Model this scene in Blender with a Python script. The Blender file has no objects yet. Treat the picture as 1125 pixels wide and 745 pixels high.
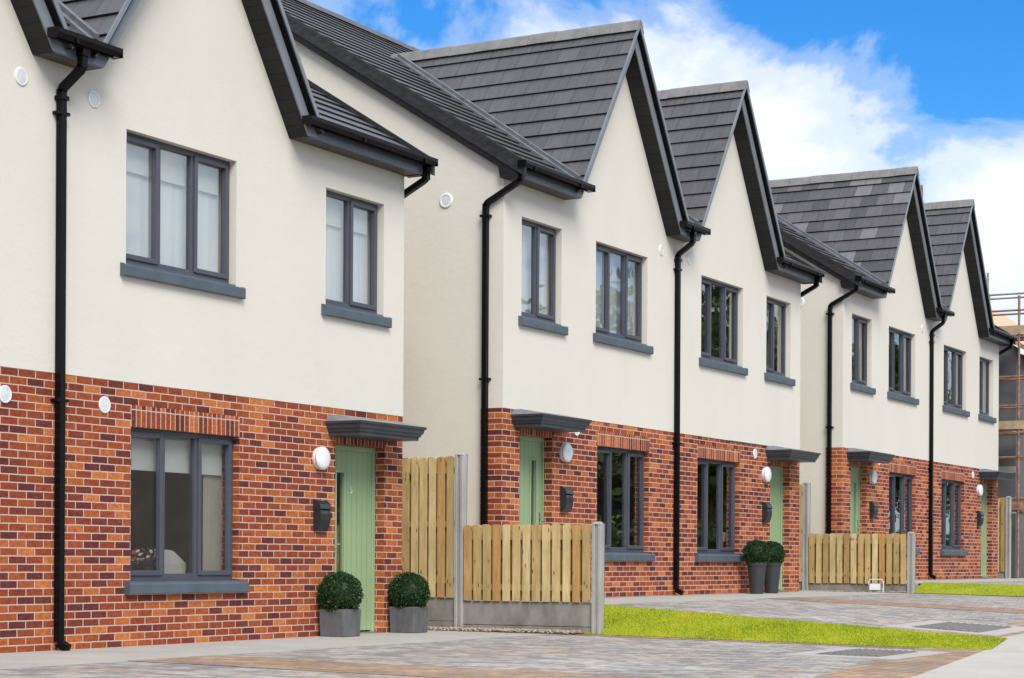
import bpy, math, random
from mathutils import Vector, Matrix
R = math.radians
rnd = random.Random(7)
scene = bpy.context.scene
col = scene.collection

# ------------------------------------------------------------------ materials
def new_mat(name):
    m = bpy.data.materials.new(name); m.use_nodes = True
    nt = m.node_tree
    return m, nt, nt.nodes['Principled BSDF']
def N(nt, kind, **kw):
    n = nt.nodes.new(kind)
    for k, v in kw.items():
        if k in n.inputs: n.inputs[k].default_value = v
        else: setattr(n, k, v)
    return n
def ramp(nt, fac, stops, interp='LINEAR'):
    n = nt.nodes.new('ShaderNodeValToRGB'); cr = n.color_ramp; cr.interpolation = interp
    while len(cr.elements) < len(stops): cr.elements.new(0.5)
    for e, (p, c) in zip(cr.elements, stops):
        e.position = p; e.color = (c[0], c[1], c[2], 1) if len(c) == 3 else c
    nt.links.new(fac, n.inputs['Fac'])
    return n
def mixc(nt, fac, a, b, blend='MIX'):
    n = nt.nodes.new('ShaderNodeMix'); n.data_type = 'RGBA'; n.blend_type = blend
    for sock, val in ((n.inputs[0], fac), (n.inputs[6], a), (n.inputs[7], b)):
        if hasattr(val, 'links'): nt.links.new(val, sock)
        elif isinstance(val, tuple): sock.default_value = (*val[:3], 1)
        else: sock.default_value = val
    return n.outputs[2]
def uvn(nt, name='UVMap'):
    return N(nt, 'ShaderNodeUVMap', uv_map=name).outputs['UV']
def noise(nt, vec, scale, detail=4, rough=.55):
    n = N(nt, 'ShaderNodeTexNoise', Scale=scale, Detail=detail, Roughness=rough)
    if vec is not None: nt.links.new(vec, n.inputs['Vector'])
    return n.outputs['Fac']
def mapping(nt, vec, scale=(1, 1, 1), loc=(0, 0, 0), rot=(0, 0, 0)):
    n = N(nt, 'ShaderNodeMapping'); nt.links.new(vec, n.inputs['Vector'])
    n.inputs['Scale'].default_value = scale; n.inputs['Location'].default_value = loc
    n.inputs['Rotation'].default_value = rot
    return n.outputs['Vector']
def bump(nt, bsdf, h, strength=.3, dist=.01, chain=None):
    n = N(nt, 'ShaderNodeBump', Strength=strength, Distance=dist)
    nt.links.new(h, n.inputs['Height'])
    if chain is not None: nt.links.new(chain, n.inputs['Normal'])
    nt.links.new(n.outputs['Normal'], bsdf.inputs['Normal'])
    return n.outputs['Normal']
def objv(nt): return N(nt, 'ShaderNodeTexCoord').outputs['Object']
def geo(nt): return N(nt, 'ShaderNodeNewGeometry').outputs['Position']

def plain(name, c, rough=.5, var=.12, scale=9, spec=.5, metal=0, bstr=.0):
    m, nt, b = new_mat(name)
    v = geo(nt)
    f = noise(nt, v, scale)
    lo = tuple(x*(1-var) for x in c); hi = tuple(min(1, x*(1+var)) for x in c)
    r = ramp(nt, f, [(.3, lo), (.7, hi)])
    nt.links.new(r.outputs['Color'], b.inputs['Base Color'])
    b.inputs['Roughness'].default_value = rough; b.inputs['Metallic'].default_value = metal
    b.inputs['Specular IOR Level'].default_value = spec
    if bstr: bump(nt, b, noise(nt, v, scale*20), bstr, .004)
    return m
M = {}
# cream render
m, nt, b = new_mat('cream_render'); v = geo(nt)
f1 = noise(nt, v, .7, 5); f2 = noise(nt, v, 260, 3); f3 = noise(nt, mapping(nt, v, (1.2, 1.2, .5)), 1.1, 5)
c = mixc(nt, f1, (.685, .642, .568), (.725, .688, .622))
r = ramp(nt, f3, [(.32, (.972, .968, .96)), (.62, (1, 1, 1))])
c = mixc(nt, 1.0, c, r.outputs['Color'], 'MULTIPLY')
r2 = ramp(nt, f2, [(.3, (.90, .90, .895)), (.7, (1.045, 1.045, 1.045))])
c = mixc(nt, 1.0, c, r2.outputs['Color'], 'MULTIPLY')
nt.links.new(c, b.inputs['Base Color']); b.inputs['Roughness'].default_value = .9
b.inputs['Specular IOR Level'].default_value = .2
tw = noise(nt, mapping(nt, v, (1, 1, 1.6)), 5.5, 6, .6); ch = bump(nt, b, tw, .13, .03)
bump(nt, b, f2, .45, .005, ch)
M['render'] = m
# brick
def brickmat(name, bw, rh, off, mort=.0065):
    m, nt, b = new_mat(name); uv = uvn(nt)
    wob = N(nt, 'ShaderNodeTexNoise', Scale=9.0, Detail=2.0); nt.links.new(uv, wob.inputs['Vector'])
    sub = N(nt, 'ShaderNodeVectorMath', operation='SUBTRACT'); nt.links.new(wob.outputs['Color'], sub.inputs[0]); sub.inputs[1].default_value = (.5, .5, .5)
    sc = N(nt, 'ShaderNodeVectorMath', operation='SCALE'); nt.links.new(sub.outputs[0], sc.inputs[0]); sc.inputs['Scale'].default_value = .006
    ad = N(nt, 'ShaderNodeVectorMath', operation='ADD'); nt.links.new(uv, ad.inputs[0]); nt.links.new(sc.outputs[0], ad.inputs[1])
    br = N(nt, 'ShaderNodeTexBrick', offset=off, squash=1.0)
    nt.links.new(ad.outputs[0], br.inputs['Vector'])
    br.inputs['Scale'].default_value = 1.0; br.inputs['Brick Width'].default_value = bw; br.inputs['Row Height'].default_value = rh
    br.inputs['Mortar Size'].default_value = mort; br.inputs['Mortar Smooth'].default_value = .25
    br.inputs['Color1'].default_value = (0, 0, 0, 1); br.inputs['Color2'].default_value = (1, 1, 1, 1); br.inputs['Mortar'].default_value = (.5, .5, .5, 1)
    rp = ramp(nt, br.outputs['Color'], [(0, (.115, .030, .027)), (.09, (.145, .036, .027)), (.18, (.185, .043, .025)), (.27, (.255, .058, .026)), (.38, (.29, .068, .027)), (.48, (.25, .052, .023)), (.58, (.31, .075, .028)), (.68, (.27, .06, .024)),
               (.74, (.35, .092, .030)), (.80, (.42, .122, .036)), (.89, (.47, .152, .046)), (.96, (.37, .10, .032))], 'CONSTANT')
    g = noise(nt, mapping(nt, uv, (1, 2.2, 1)), 34, 6, .65)
    rg = ramp(nt, g, [(.25, (.55, .53, .53)), (.42, (.92, .91, .9)), (.6, (1.05, 1.05, 1.05)), (.78, (1.32, 1.28, 1.22))])
    c = mixc(nt, 1.0, rp.outputs['Color'], rg.outputs['Color'], 'MULTIPLY')
    hv = noise(nt, mapping(nt, uv, (1, 1.6, 1), (3.1, 1.7, 0)), 17, 5, .6); rh = ramp(nt, hv, [(.36, (.86, .72, .80)), (.5, (1, 1, 1)), (.66, (1.16, 1.30, 1.05))])
    c = mixc(nt, 1.0, c, rh.outputs['Color'], 'MULTIPLY')
    big = noise(nt, uv, .9, 3)
    eff = ramp(nt, big, [(.45, (1, 1, 1)), (.72, (1.12, 1.12, 1.14))])
    c = mixc(nt, 1.0, c, eff.outputs['Color'], 'MULTIPLY')
    mo = ramp(nt, noise(nt, uv, 40, 3), [(.3, (.44, .33, .28)), (.7, (.62, .485, .42))])
    c = mixc(nt, br.outputs['Fac'], c, mo.outputs['Color'])
    nt.links.new(c, b.inputs['Base Color']); b.inputs['Roughness'].default_value = .85; b.inputs['Specular IOR Level'].default_value = .12
    inv = N(nt, 'ShaderNodeMath', operation='SUBTRACT'); inv.inputs[0].default_value = 1; nt.links.new(br.outputs['Fac'], inv.inputs[1])
    ch = bump(nt, b, g, .35, .004)
    bump(nt, b, inv.outputs[0], .7, .006, ch)
    return m
M['brick'] = brickmat('red_brick_stretcher', .225, .075, .5)
M['soldier'] = brickmat('red_brick_soldier', .075, .5, 0)
# roof tiles
def tilemat(name, lo, hi, patch=0):
    m, nt, b = new_mat(name); uv = uvn(nt)
    br = N(nt, 'ShaderNodeTexBrick', offset=.5, squash=1.0); nt.links.new(uv, br.inputs['Vector'])
    br.inputs['Scale'].default_value = 1; br.inputs['Brick Width'].default_value = .345; br.inputs['Row Height'].default_value = .3
    br.inputs['Mortar Size'].default_value = .004; br.inputs['Mortar Smooth'].default_value = .1
    br.inputs['Color1'].default_value = (0, 0, 0, 1); br.inputs['Color2'].default_value = (1, 1, 1, 1)
    if patch: stops = [(0, lo), (.3, tuple(.5*(a+b_) for a, b_ in zip(lo, hi))), (.72, tuple(x*1.5 for x in hi)), (.88, hi)]; rp = ramp(nt, br.outputs['Color'], stops, 'CONSTANT')
    else: rp = ramp(nt, br.outputs['Color'], [(0, lo), (1, hi)])
    st = noise(nt, mapping(nt, uv, (6, 1.2, 1)), 2.5, 6, .7); rs = ramp(nt, st, [(.3, (.78, .78, .78)), (.72, (1.2, 1.19, 1.17))])
    c = mixc(nt, 1.0, rp.outputs['Color'], rs.outputs['Color'], 'MULTIPLY')
    sp = noise(nt, uv, 55, 4, .7); rsp = ramp(nt, sp, [(.35, (.88, .88, .88)), (.68, (1.1, 1.1, 1.1))])
    c = mixc(nt, 1.0, c, rsp.outputs['Color'], 'MULTIPLY')
    c = mixc(nt, br.outputs['Fac'], c, (.018, .018, .019))
    nt.links.new(c, b.inputs['Base Color']); b.inputs['Roughness'].default_value = .36
    bump(nt, b, sp, .25, .004)
    return m
M['tile'] = tilemat('slate_grey_roof_tile', (.084, .082, .088), (.106, .103, .110))
M['tile_patch'] = tilemat('patchy_roof_tile', (.072, .070, .077), (.118, .113, .119), 1)
M['ridge'] = plain('ridge_tile', (.20, .19, .185), .7, .2, 6, bstr=.2)
M['barge'] = plain('grey_barge_board', (.19, .205, .23), .34, .12, 3, spec=.35)
M['soffit_eave'] = plain('eave_soffit', (.06, .054, .05), .5, .15, 4, spec=.3)
M['fascia'] = plain('grey_fascia', (.085, .095, .115), .33, .14, 3, spec=.4)
M['black'] = plain('black_gutter_plastic', (.005, .005, .0055), .24, .2, 8, spec=.14)
m, nt, b = new_mat('weathered_black_verge'); v = geo(nt)
st = noise(nt, mapping(nt, v, (1, 4, 9)), 3, 6, .7)
r = ramp(nt, st, [(.35, (.007, .007, .008)), (.60, (.017, .017, .018)), (.8, (.05, .047, .045))]); nt.links.new(r.outputs['Color'], b.inputs['Base Color']); b.inputs['Roughness'].default_value = .38; b.inputs['Specular IOR Level'].default_value = .3
M['verge'] = m
m, nt, b = new_mat('weathered_verge_cap'); v = geo(nt)
st = noise(nt, mapping(nt, v, (1, 3, 9)), 3, 6, .7)
r = ramp(nt, st, [(.35, (.012, .012, .013)), (.6, (.035, .034, .034)), (.8, (.075, .07, .066))]); nt.links.new(r.outputs['Color'], b.inputs['Base Color']); b.inputs['Roughness'].default_value = .4
M['verge_cap'] = m
# lined soffit boards
m, nt, b = new_mat('dark_soffit_boards'); uv = uvn(nt)
br = N(nt, 'ShaderNodeTexBrick', offset=0, squash=1.0); nt.links.new(uv, br.inputs['Vector'])
br.inputs['Scale'].default_value = 1; br.inputs['Brick Width'].default_value = 5; br.inputs['Row Height'].default_value = .15; br.inputs['Mortar Size'].default_value = .006
br.inputs['Color1'].default_value = (.014, .0135, .0135, 1); br.inputs['Color2'].default_value = (.022, .021, .021, 1); br.inputs['Mortar'].default_value = (.003, .003, .003, 1)
nt.links.new(br.outputs['Color'], b.inputs['Base Color']); b.inputs['Roughness'].default_value = .5; b.inputs['Specular IOR Level'].default_value = .25
M['soffit'] = m
M['lead'] = plain('lead_grey_flashing', (.17, .18, .195), .4, .25, 5)
M['frame'] = plain('anthracite_window_frame', (.066, .069, .088), .35, .08, 4)
M['sill'] = plain('blue_grey_painted_sill', (.075, .098, .122), .5, .14, 5, bstr=.1)
M['canopy'] = plain('grey_moulded_canopy', (.05, .058, .070), .35, .12, 4, spec=.35)
M['white'] = plain('white_plastic', (.78, .78, .78), .35, .03, 5)
M['vent_grey'] = plain('vent_grille', (.62, .63, .64), .5, .1, 30)
M['black_metal'] = plain('charcoal_metal', (.022, .024, .028), .34, .12, 10)
M['chrome'] = plain('chrome', (.7, .7, .7), .18, .05, 5, metal=1)
M['pot_dark'] = plain('dark_plastic_pot', (.033, .035, .042), .5, .15, 12)
M['soil'] = plain('soil', (.05, .035, .025), .9, .3, 30)
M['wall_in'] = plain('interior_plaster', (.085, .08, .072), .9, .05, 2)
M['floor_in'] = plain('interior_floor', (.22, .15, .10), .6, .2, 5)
M['blind'] = plain('white_blind', (.82, .82, .79), .8, .03, 3)
M['cushion'] = plain('white_cushion', (.62, .60, .56), .9, .05, 9)
m, nt, b = new_mat('sheer_curtain'); v = geo(nt)
w = N(nt, 'ShaderNodeTexWave', wave_type='BANDS', bands_direction='X', Scale=3.2, Distortion=3.0); nt.links.new(mapping(nt, v, (1, 1, .12)), w.inputs['Vector'])
r = ramp(nt, w.outputs['Fac'], [(0, (.85, .86, .88)), (1, (.89, .89, .89))]); nt.links.new(r.outputs['Color'], b.inputs['Base Color']); b.inputs['Roughness'].default_value = .9
b.inputs['Subsurface Weight'].default_value = 0
M['curtain'] = m
M['curtain_beige'] = plain('beige_curtain', (.5, .46, .38), .9, .1, 4)
# green door with board grooves
m, nt, b = new_mat('sage_green_door'); uv = uvn(nt)
w = N(nt, 'ShaderNodeTexWave', wave_type='BANDS', bands_direction='X', wave_profile='SAW', Scale=1.0); nt.links.new(mapping(nt, uv, (2.9, 0, 0)), w.inputs['Vector'])
gr = ramp(nt, w.outputs['Fac'], [(0, (.5, .5, .5)), (.07, (1, 1, 1)), (.95, (1, 1, 1)), (1, (.6, .6, .6))])
c = mixc(nt, 1.0, (.27, .37, .20), gr.outputs['Color'], 'MULTIPLY')
nt.links.new(c, b.inputs['Base Color']); b.inputs['Roughness'].default_value = .45
bump(nt, b, gr.outputs['Color'], .5, .006)
M['door'] = m
M['door_frame'] = plain('sage_green_frame', (.28, .38, .22), .42, .05, 4)
# glass
m, nt, b = new_mat('window_glass'); nt.nodes.remove(b)
out = nt.nodes['Material Output']; tr = N(nt, 'ShaderNodeBsdfTransparent'); tr.inputs['Color'].default_value = (.93, .945, .94, 1)
gl = N(nt, 'ShaderNodeBsdfGlossy', Roughness=.012); mx = N(nt, 'ShaderNodeMixShader')
lw = N(nt, 'ShaderNodeLayerWeight', Blend=.5); pw = N(nt, 'ShaderNodeMath', operation='POWER'); nt.links.new(lw.outputs['Facing'], pw.inputs[0]); pw.inputs[1].default_value = 4.0
fr = N(nt, 'ShaderNodeMapRange'); nt.links.new(pw.outputs[0], fr.inputs['Value']); fr.inputs['To Min'].default_value = .19; fr.inputs['To Max'].default_value = 1.0
wv = noise(nt, geo(nt), 1.1, 2); bp = N(nt, 'ShaderNodeBump', Strength=.06, Distance=.05); nt.links.new(wv, bp.inputs['Height']); nt.links.new(bp.outputs[0], gl.inputs['Normal'])
nt.links.new(fr.outputs[0], mx.inputs[0]); nt.links.new(tr.outputs[0], mx.inputs[1]); nt.links.new(gl.outputs[0], mx.inputs[2]); nt.links.new(mx.outputs[0], out.inputs['Surface'])
M['glass'] = m
# fence timber: per-board tone from UV u index
m, nt, b = new_mat('treated_pine_boards'); uv = uvn(nt); v = objv(nt)
br = N(nt, 'ShaderNodeTexBrick', offset=0, squash=1.0); nt.links.new(uv, br.inputs['Vector'])
br.inputs['Scale'].default_value = 1; br.inputs['Brick Width'].default_value = .133; br.inputs['Row Height'].default_value = 10; br.inputs['Mortar Size'].default_value = 0
br.inputs['Color1'].default_value = (0, 0, 0, 1); br.inputs['Color2'].default_value = (1, 1, 1, 1)
tone = ramp(nt, br.outputs['Color'], [(0, (.38, .235, .095)), (.2, (.50, .36, .17)), (.5, (.68, .535, .30)), (.75, (.58, .425, .205)), (1, (.52, .295, .115))])
grn = noise(nt, mapping(nt, uv, (26, 1.1, 1)), 3, 6, .7); rg = ramp(nt, grn, [(.28, (.62, .56, .47)), (.46, (.95, .93, .9)), (.68, (1.12, 1.11, 1.1))])
c = mixc(nt, 1.0, tone.outputs['Color'], rg.outputs['Color'], 'MULTIPLY')
wth = ramp(nt, noise(nt, mapping(nt, uv, (5, .9, 1)), 2.2, 5), [(.38, (1, 1, 1)), (.66, (.74, .73, .60))])
c = mixc(nt, 1.0, c, wth.outputs['Color'], 'MULTIPLY')
kn = N(nt, 'ShaderNodeTexVoronoi', Scale=1.0); nt.links.new(mapping(nt, uv, (15, 4.6, 1)), kn.inputs['Vector'])
rk = ramp(nt, kn.outputs['Distance'], [(.07, (.26, .14, .06)), (.12, (.75, .65, .5)), (.2, (1, 1, 1))])
c = mixc(nt, 1.0, c, rk.outputs['Color'], 'MULTIPLY')
nt.links.new(c, b.inputs['Base Color']); b.inputs['Roughness'].default_value = .75; b.inputs['Specular IOR Level'].default_value = .25
bump(nt, b, grn, .3, .004)
M['wood'] = m
M['rail'] = plain('fence_rail', (.33, .22, .10), .8, .2, 10)
def conc(name, c, stain=.35, scale=3):
    m, nt, b = new_mat(name); v = geo(nt)
    a = noise(nt, mapping(nt, v, (1, 1, .5)), scale, 6, .65); f = noise(nt, v, 90, 3)
    r = ramp(nt, a, [(.32, tuple(x*(1-stain) for x in c)), (.6, c), (.8, tuple(x*1.1 for x in c))])
    r2 = ramp(nt, f, [(.3, (.88, .88, .88)), (.7, (1.06, 1.06, 1.06))])
    c2 = mixc(nt, 1.0, r.outputs['Color'], r2.outputs['Color'], 'MULTIPLY')
    nt.links.new(c2, b.inputs['Base Color']); b.inputs['Roughness'].default_value = .88; b.inputs['Specular IOR Level'].default_value = .25
    bump(nt, b, f, .3, .004)
    return m
M['concrete'] = conc('pale_concrete_post', (.40, .385, .355), .22)
M['gravel_board'] = conc('stained_gravel_board', (.30, .28, .25), .5, 3)
M['path'] = conc('concrete_path', (.44, .425, .39), .16, 1.3)
M['footpath'] = conc('concrete_footpath', (.50, .475, .43), .14, .9)
M['block'] = conc('grey_blockwork', (.15, .15, .16), .3, 1.5)
M['asphalt'] = conc('asphalt', (.05, .05, .052), .2, 5)
M['planter'] = conc('grey_fibreclay', (.135, .135, .14), .35, 7)
M['drain'] = conc('concrete_surround', (.45, .43, .40), .12, 4)
# block paving
def paving(name, tones, brown=None):
    m, nt, b = new_mat(name); uv = uvn(nt)
    br = N(nt, 'ShaderNodeTexBrick', offset=.5, squash=.7, squash_frequency=3); nt.links.new(uv, br.inputs['Vector'])
    br.inputs['Scale'].default_value = 1; br.inputs['Brick Width'].default_value = .21; br.inputs['Row Height'].default_value = .14
    br.inputs['Mortar Size'].default_value = .005; br.inputs['Mortar Smooth'].default_value = .3
    br.inputs['Color1'].default_value = (0, 0, 0, 1); br.inputs['Color2'].default_value = (1, 1, 1, 1)
    n = len(tones); rp = ramp(nt, br.outputs['Color'], [(i/n, t) for i, t in enumerate(tones)], 'CONSTANT')
    g = noise(nt, uv, 30, 5, .7); rg = ramp(nt, g, [(.3, (.78, .78, .78)), (.7, (1.16, 1.16, 1.16))])
    c = mixc(nt, 1.0, rp.outputs['Color'], rg.outputs['Color'], 'MULTIPLY')
    big = noise(nt, uv, .55, 4); rb = ramp(nt, big, [(.35, (.84, .83, .84)), (.65, (1.1, 1.08, 1.05))])
    c = mixc(nt, 1.0, c, rb.outputs['Color'], 'MULTIPLY')
    wm = noise(nt, uv, .8, 5, .65); rw_ = ramp(nt, wm, [(.47, (1, 1, 1)), (.62, (1.08, .98, .89))])
    c = mixc(nt, 1.0, c, rw_.outputs['Color'], 'MULTIPLY')
    c = mixc(nt, br.outputs['Fac'], c, (.07, .062, .055))
    nt.links.new(c, b.inputs['Base Color']); b.inputs['Roughness'].default_value = .75; b.inputs['Specular IOR Level'].default_value = .3
    inv = N(nt, 'ShaderNodeMath', operation='SUBTRACT'); inv.inputs[0].default_value = 1; nt.links.new(br.outputs['Fac'], inv.inputs[1])
    ch = bump(nt, b, inv.outputs[0], .6, .006); bump(nt, b, g, .3, .006, ch)
    return m
M['paving'] = paving('grey_block_paving', [(.26, .25, .245), (.40, .385, .37), (.325, .315, .305), (.46, .44, .415), (.275, .27, .272), (.405, .365, .33), (.355, .345, .335)])
M['paving_brown'] = paving('buff_border_paving', [(.36, .255, .17), (.30, .21, .15), (.42, .31, .21), (.33, .25, .20)])
# turf
m, nt, b = new_mat('turf_soil'); v = geo(nt)
r = ramp(nt, noise(nt, v, 8, 5), [(.3, (.22, .28, .012)), (.7, (.32, .36, .02))]); nt.links.new(r.outputs['Color'], b.inputs['Base Color']); b.inputs['Roughness'].default_value = .95
M['turf'] = m
m, nt, b = new_mat('grass_blades'); v = geo(nt); oi = N(nt, 'ShaderNodeUVMap', uv_map='UVMap').outputs['UV']
r = ramp(nt, noise(nt, v, 1.7, 6, .7), [(.28, (.19, .265, .006)), (.45, (.32, .39, .006)), (.58, (.42, .44, .009)), (.72, (.54, .46, .05))])
sep = N(nt, 'ShaderNodeSeparateXYZ'); nt.links.new(oi, sep.inputs[0]); r2 = ramp(nt, sep.outputs[0], [(0, (.9, .91, .9)), (1, (1.1, 1.09, 1.1))])
c = mixc(nt, 1.0, r.outputs['Color'], r2.outputs['Color'], 'MULTIPLY')
nt.links.new(c, b.inputs['Base Color']); b.inputs['Roughness'].default_value = .6
b.inputs['Transmission Weight'].default_value = 0
M['grass'] = m
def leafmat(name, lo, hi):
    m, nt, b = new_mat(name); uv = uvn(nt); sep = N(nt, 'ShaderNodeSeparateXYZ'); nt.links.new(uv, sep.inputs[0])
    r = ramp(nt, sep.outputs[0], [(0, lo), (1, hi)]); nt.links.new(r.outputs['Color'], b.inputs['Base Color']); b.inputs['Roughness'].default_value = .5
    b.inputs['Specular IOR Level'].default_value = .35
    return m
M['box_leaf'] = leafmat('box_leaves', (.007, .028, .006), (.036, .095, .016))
M['tree_leaf'] = leafmat('tree_leaves', (.045, .085, .018), (.11, .17, .04))
M['bark'] = plain('bark', (.12, .09, .065), .9, .3, 12)
m, nt, b = new_mat('mixed_gravel'); uv = uvn(nt); sep = N(nt, 'ShaderNodeSeparateXYZ'); nt.links.new(uv, sep.inputs[0])
r = ramp(nt, sep.outputs[0], [(0, (.16, .11, .07)), (.4, (.34, .26, .18)), (.8, (.42, .38, .33)), (1, (.22, .2, .18))]); nt.links.new(r.outputs['Color'], b.inputs['Base Color']); b.inputs['Roughness'].default_value = .85
M['gravel'] = m
M['ground'] = plain('rough_ground', (.13, .12, .07), .95, .3, .4)
M['rust'] = plain('rusty_scaffold_tube', (.27, .145, .095), .65, .5, 7)
M['steel'] = plain('galvanised_tube', (.27, .26, .25), .5, .25, 9)
M['plank'] = plain('scaffold_plank', (.42, .30, .19), .8, .3, 5)
M['deck'] = plain('bare_roof_board', (.62, .42, .27), .85, .12, 2)
M['flower_w'] = plain('white_petals', (.8, .78, .75), .7, .1, 20)
M['flower_r'] = plain('red_petals', (.45, .06, .06), .7, .2, 20)
M['drain_iron'] = plain('iron_grille', (.17, .155, .145), .6, .4, 40)
M['lamp_face'] = plain('lamp_reflector', (.80, .84, .86), .2, .03, 5)
M['taupe'] = plain('taupe_render', (.15, .125, .105), .9, .25, 1.2)

# ------------------------------------------------------------------ mesh helper
class MB:
    def __init__(s): s.v = []; s.f = []; s.uv = []
    def quad(s, pts, uvs=None):
        i = len(s.v); s.v += [tuple(p) for p in pts]; s.f.append(tuple(range(i, i+len(pts)))); s.uv.append(uvs)
    def box(s, x0, x1, y0, y1, z0, z1, uvf=None):
        p = [(x, y, z) for z in (z0, z1) for y in (y0, y1) for x in (x0, x1)]
        for q in ((0, 2, 3, 1), (4, 5, 7, 6), (0, 1, 5, 4), (2, 6, 7, 3), (0, 4, 6, 2), (1, 3, 7, 5)):
            s.quad([p[k] for k in q], uvf)
    def prism(s, poly, y0, y1):            # polygon in x,z extruded along y
        n = len(poly)
        s.quad([(x, y0, z) for x, z in poly]); s.quad([(x, y1, z) for x, z in reversed(poly)])
        for i in range(n):
            a, c = poly[i], poly[(i+1) % n]
            s.quad([(a[0], y0, a[1]), (a[0], y1, a[1]), (c[0], y1, c[1]), (c[0], y0, c[1])])
    def prism_x(s, poly, x0, x1):          # polygon in y,z extruded along x
        n = len(poly)
        s.quad([(x0, y, z) for y, z in reversed(poly)]); s.quad([(x1, y, z) for y, z in poly])
        for i in range(n):
            a, c = poly[i], poly[(i+1) % n]
            s.quad([(x0, a[0], a[1]), (x1, a[0], a[1]), (x1, c[0], c[1]), (x0, c[0], c[1])])
    def loft(s, rings, cap=True):
        n = len(rings[0])
        for a, c in zip(rings[:-1], rings[1:]):
            for i in range(n):
                j = (i+1) % n; s.quad([a[i], a[j], c[j], c[i]])
        if cap: s.quad(list(reversed(rings[0]))); s.quad(rings[-1])
    def bar(s, pts, w, h=None, up=Vector((0, 0, 1))):   # rectangular section along a path
        h = h or w; pts = [Vector(p) for p in pts]; rings = []
        for i, p in enumerate(pts):
            d = (pts[min(i+1, len(pts)-1)]-pts[max(i-1, 0)]).normalized()
            u = up if abs(d.dot(up)) < .95 else Vector((1, 0, 0))
            a = d.cross(u).normalized(); c = a.cross(d).normalized()
            if abs(d.z) > .95: a, c = Vector((1, 0, 0)), Vector((0, 1, 0))
            rings.append([p+a*w/2+c*h/2, p-a*w/2+c*h/2, p-a*w/2-c*h/2, p+a*w/2-c*h/2])
        s.loft(rings)
    def tube(s, pts, r, n=10, r1=None):
        pts = [Vector(p) for p in pts]; rings = []; m = len(pts)-1
        for i, p in enumerate(pts):
            d = (pts[min(i+1, m)]-pts[max(i-1, 0)]).normalized()
            u = Vector((0, 0, 1)) if abs(d.z) < .9 else Vector((1, 0, 0))
            a = d.cross(u).normalized(); c = a.cross(d); rr = r if r1 is None else r+(r1-r)*i/m
            rings.append([p+(a*math.cos(t)+c*math.sin(t))*rr for t in (2*math.pi*k/n for k in range(n))])
        s.loft(rings)
    def lathe(s, prof, cx, cy, n=24):       # profile (r,z)
        s.loft([[(cx+r*math.cos(2*math.pi*k/n), cy+r*math.sin(2*math.pi*k/n), z) for k in range(n)] for r, z in prof])
    def disc(s, cx, cz, y0, prof, n=24):    # profile (r, y) about an axis along y
        s.loft([[(cx+r*math.cos(2*math.pi*k/n), y0+y, cz+r*math.sin(2*math.pi*k/n)) for k in range(n)] for r, y in prof])
    def build(s, name, mat, parent=None, sx=1, uvo=(0, 0), smooth=False, bevel=0, swap=False):
        me = bpy.data.meshes.new(name)
        vs = [(x*sx, y, z) for x, y, z in s.v]
        fs = [tuple(reversed(f)) if sx < 0 else f for f in s.f]
        me.from_pydata(vs, [], fs); uvl = me.uv_layers.new(name='UVMap')
        for p, f, uv in zip(me.polygons, s.f, s.uv):
            n = p.normal
            for k, li in enumerate(p.loop_indices):
                vi = me.loops[li].vertex_index; co = vs[vi]
                if uv is not None:
                    q = uv[f.index(vi)] if isinstance(uv, (list, tuple)) and isinstance(uv[0], (list, tuple)) else uv
                    uvl.data[li].uv = (q[0]+uvo[0], q[1]+uvo[1]); continue
                ax, ay, az = abs(n.x), abs(n.y), abs(n.z)
                if az >= ax and az >= ay: q = (co[0], co[1])
                elif ay >= ax: q = (co[0], co[2])
                else: q = (co[1], co[2])
                if swap: q = (q[1], q[0])
                uvl.data[li].uv = (q[0]+uvo[0], q[1]+uvo[1])
            p.use_smooth = smooth
        me.materials.append(M[mat] if isinstance(mat, str) else mat)
        o = bpy.data.objects.new(name, me); col.objects.link(o)
        if parent is not None: o.parent = parent
        if smooth or bevel:
            import bmesh
            bm = bmesh.new(); bm.from_mesh(me); bmesh.ops.remove_doubles(bm, verts=bm.verts, dist=1e-5); bm.to_mesh(me); bm.free()
        if bevel:
            md = o.modifiers.new('bevel', 'BEVEL'); md.width = bevel; md.segments = 2; md.limit_method = 'ANGLE'; md.angle_limit = R(40)
        return o
def tag(o, label=None, cat=None, group=None, kind=None):
    if label: o['label'] = label
    if cat: o['category'] = cat
    if group: o['group'] = group
    if kind: o['kind'] = kind
    return o
def empty(name, loc, rz=0):
    o = bpy.data.objects.new(name, None); col.objects.link(o); o.location = loc; o.rotation_euler = (0, 0, rz); o.empty_display_size = .2
    return o
def copy_tree(o, parent=None):
    c = o.copy(); col.objects.link(c)
    if parent is not None: c.parent = parent
    for ch in list(o.children): copy_tree(ch, c)
    return c

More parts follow.
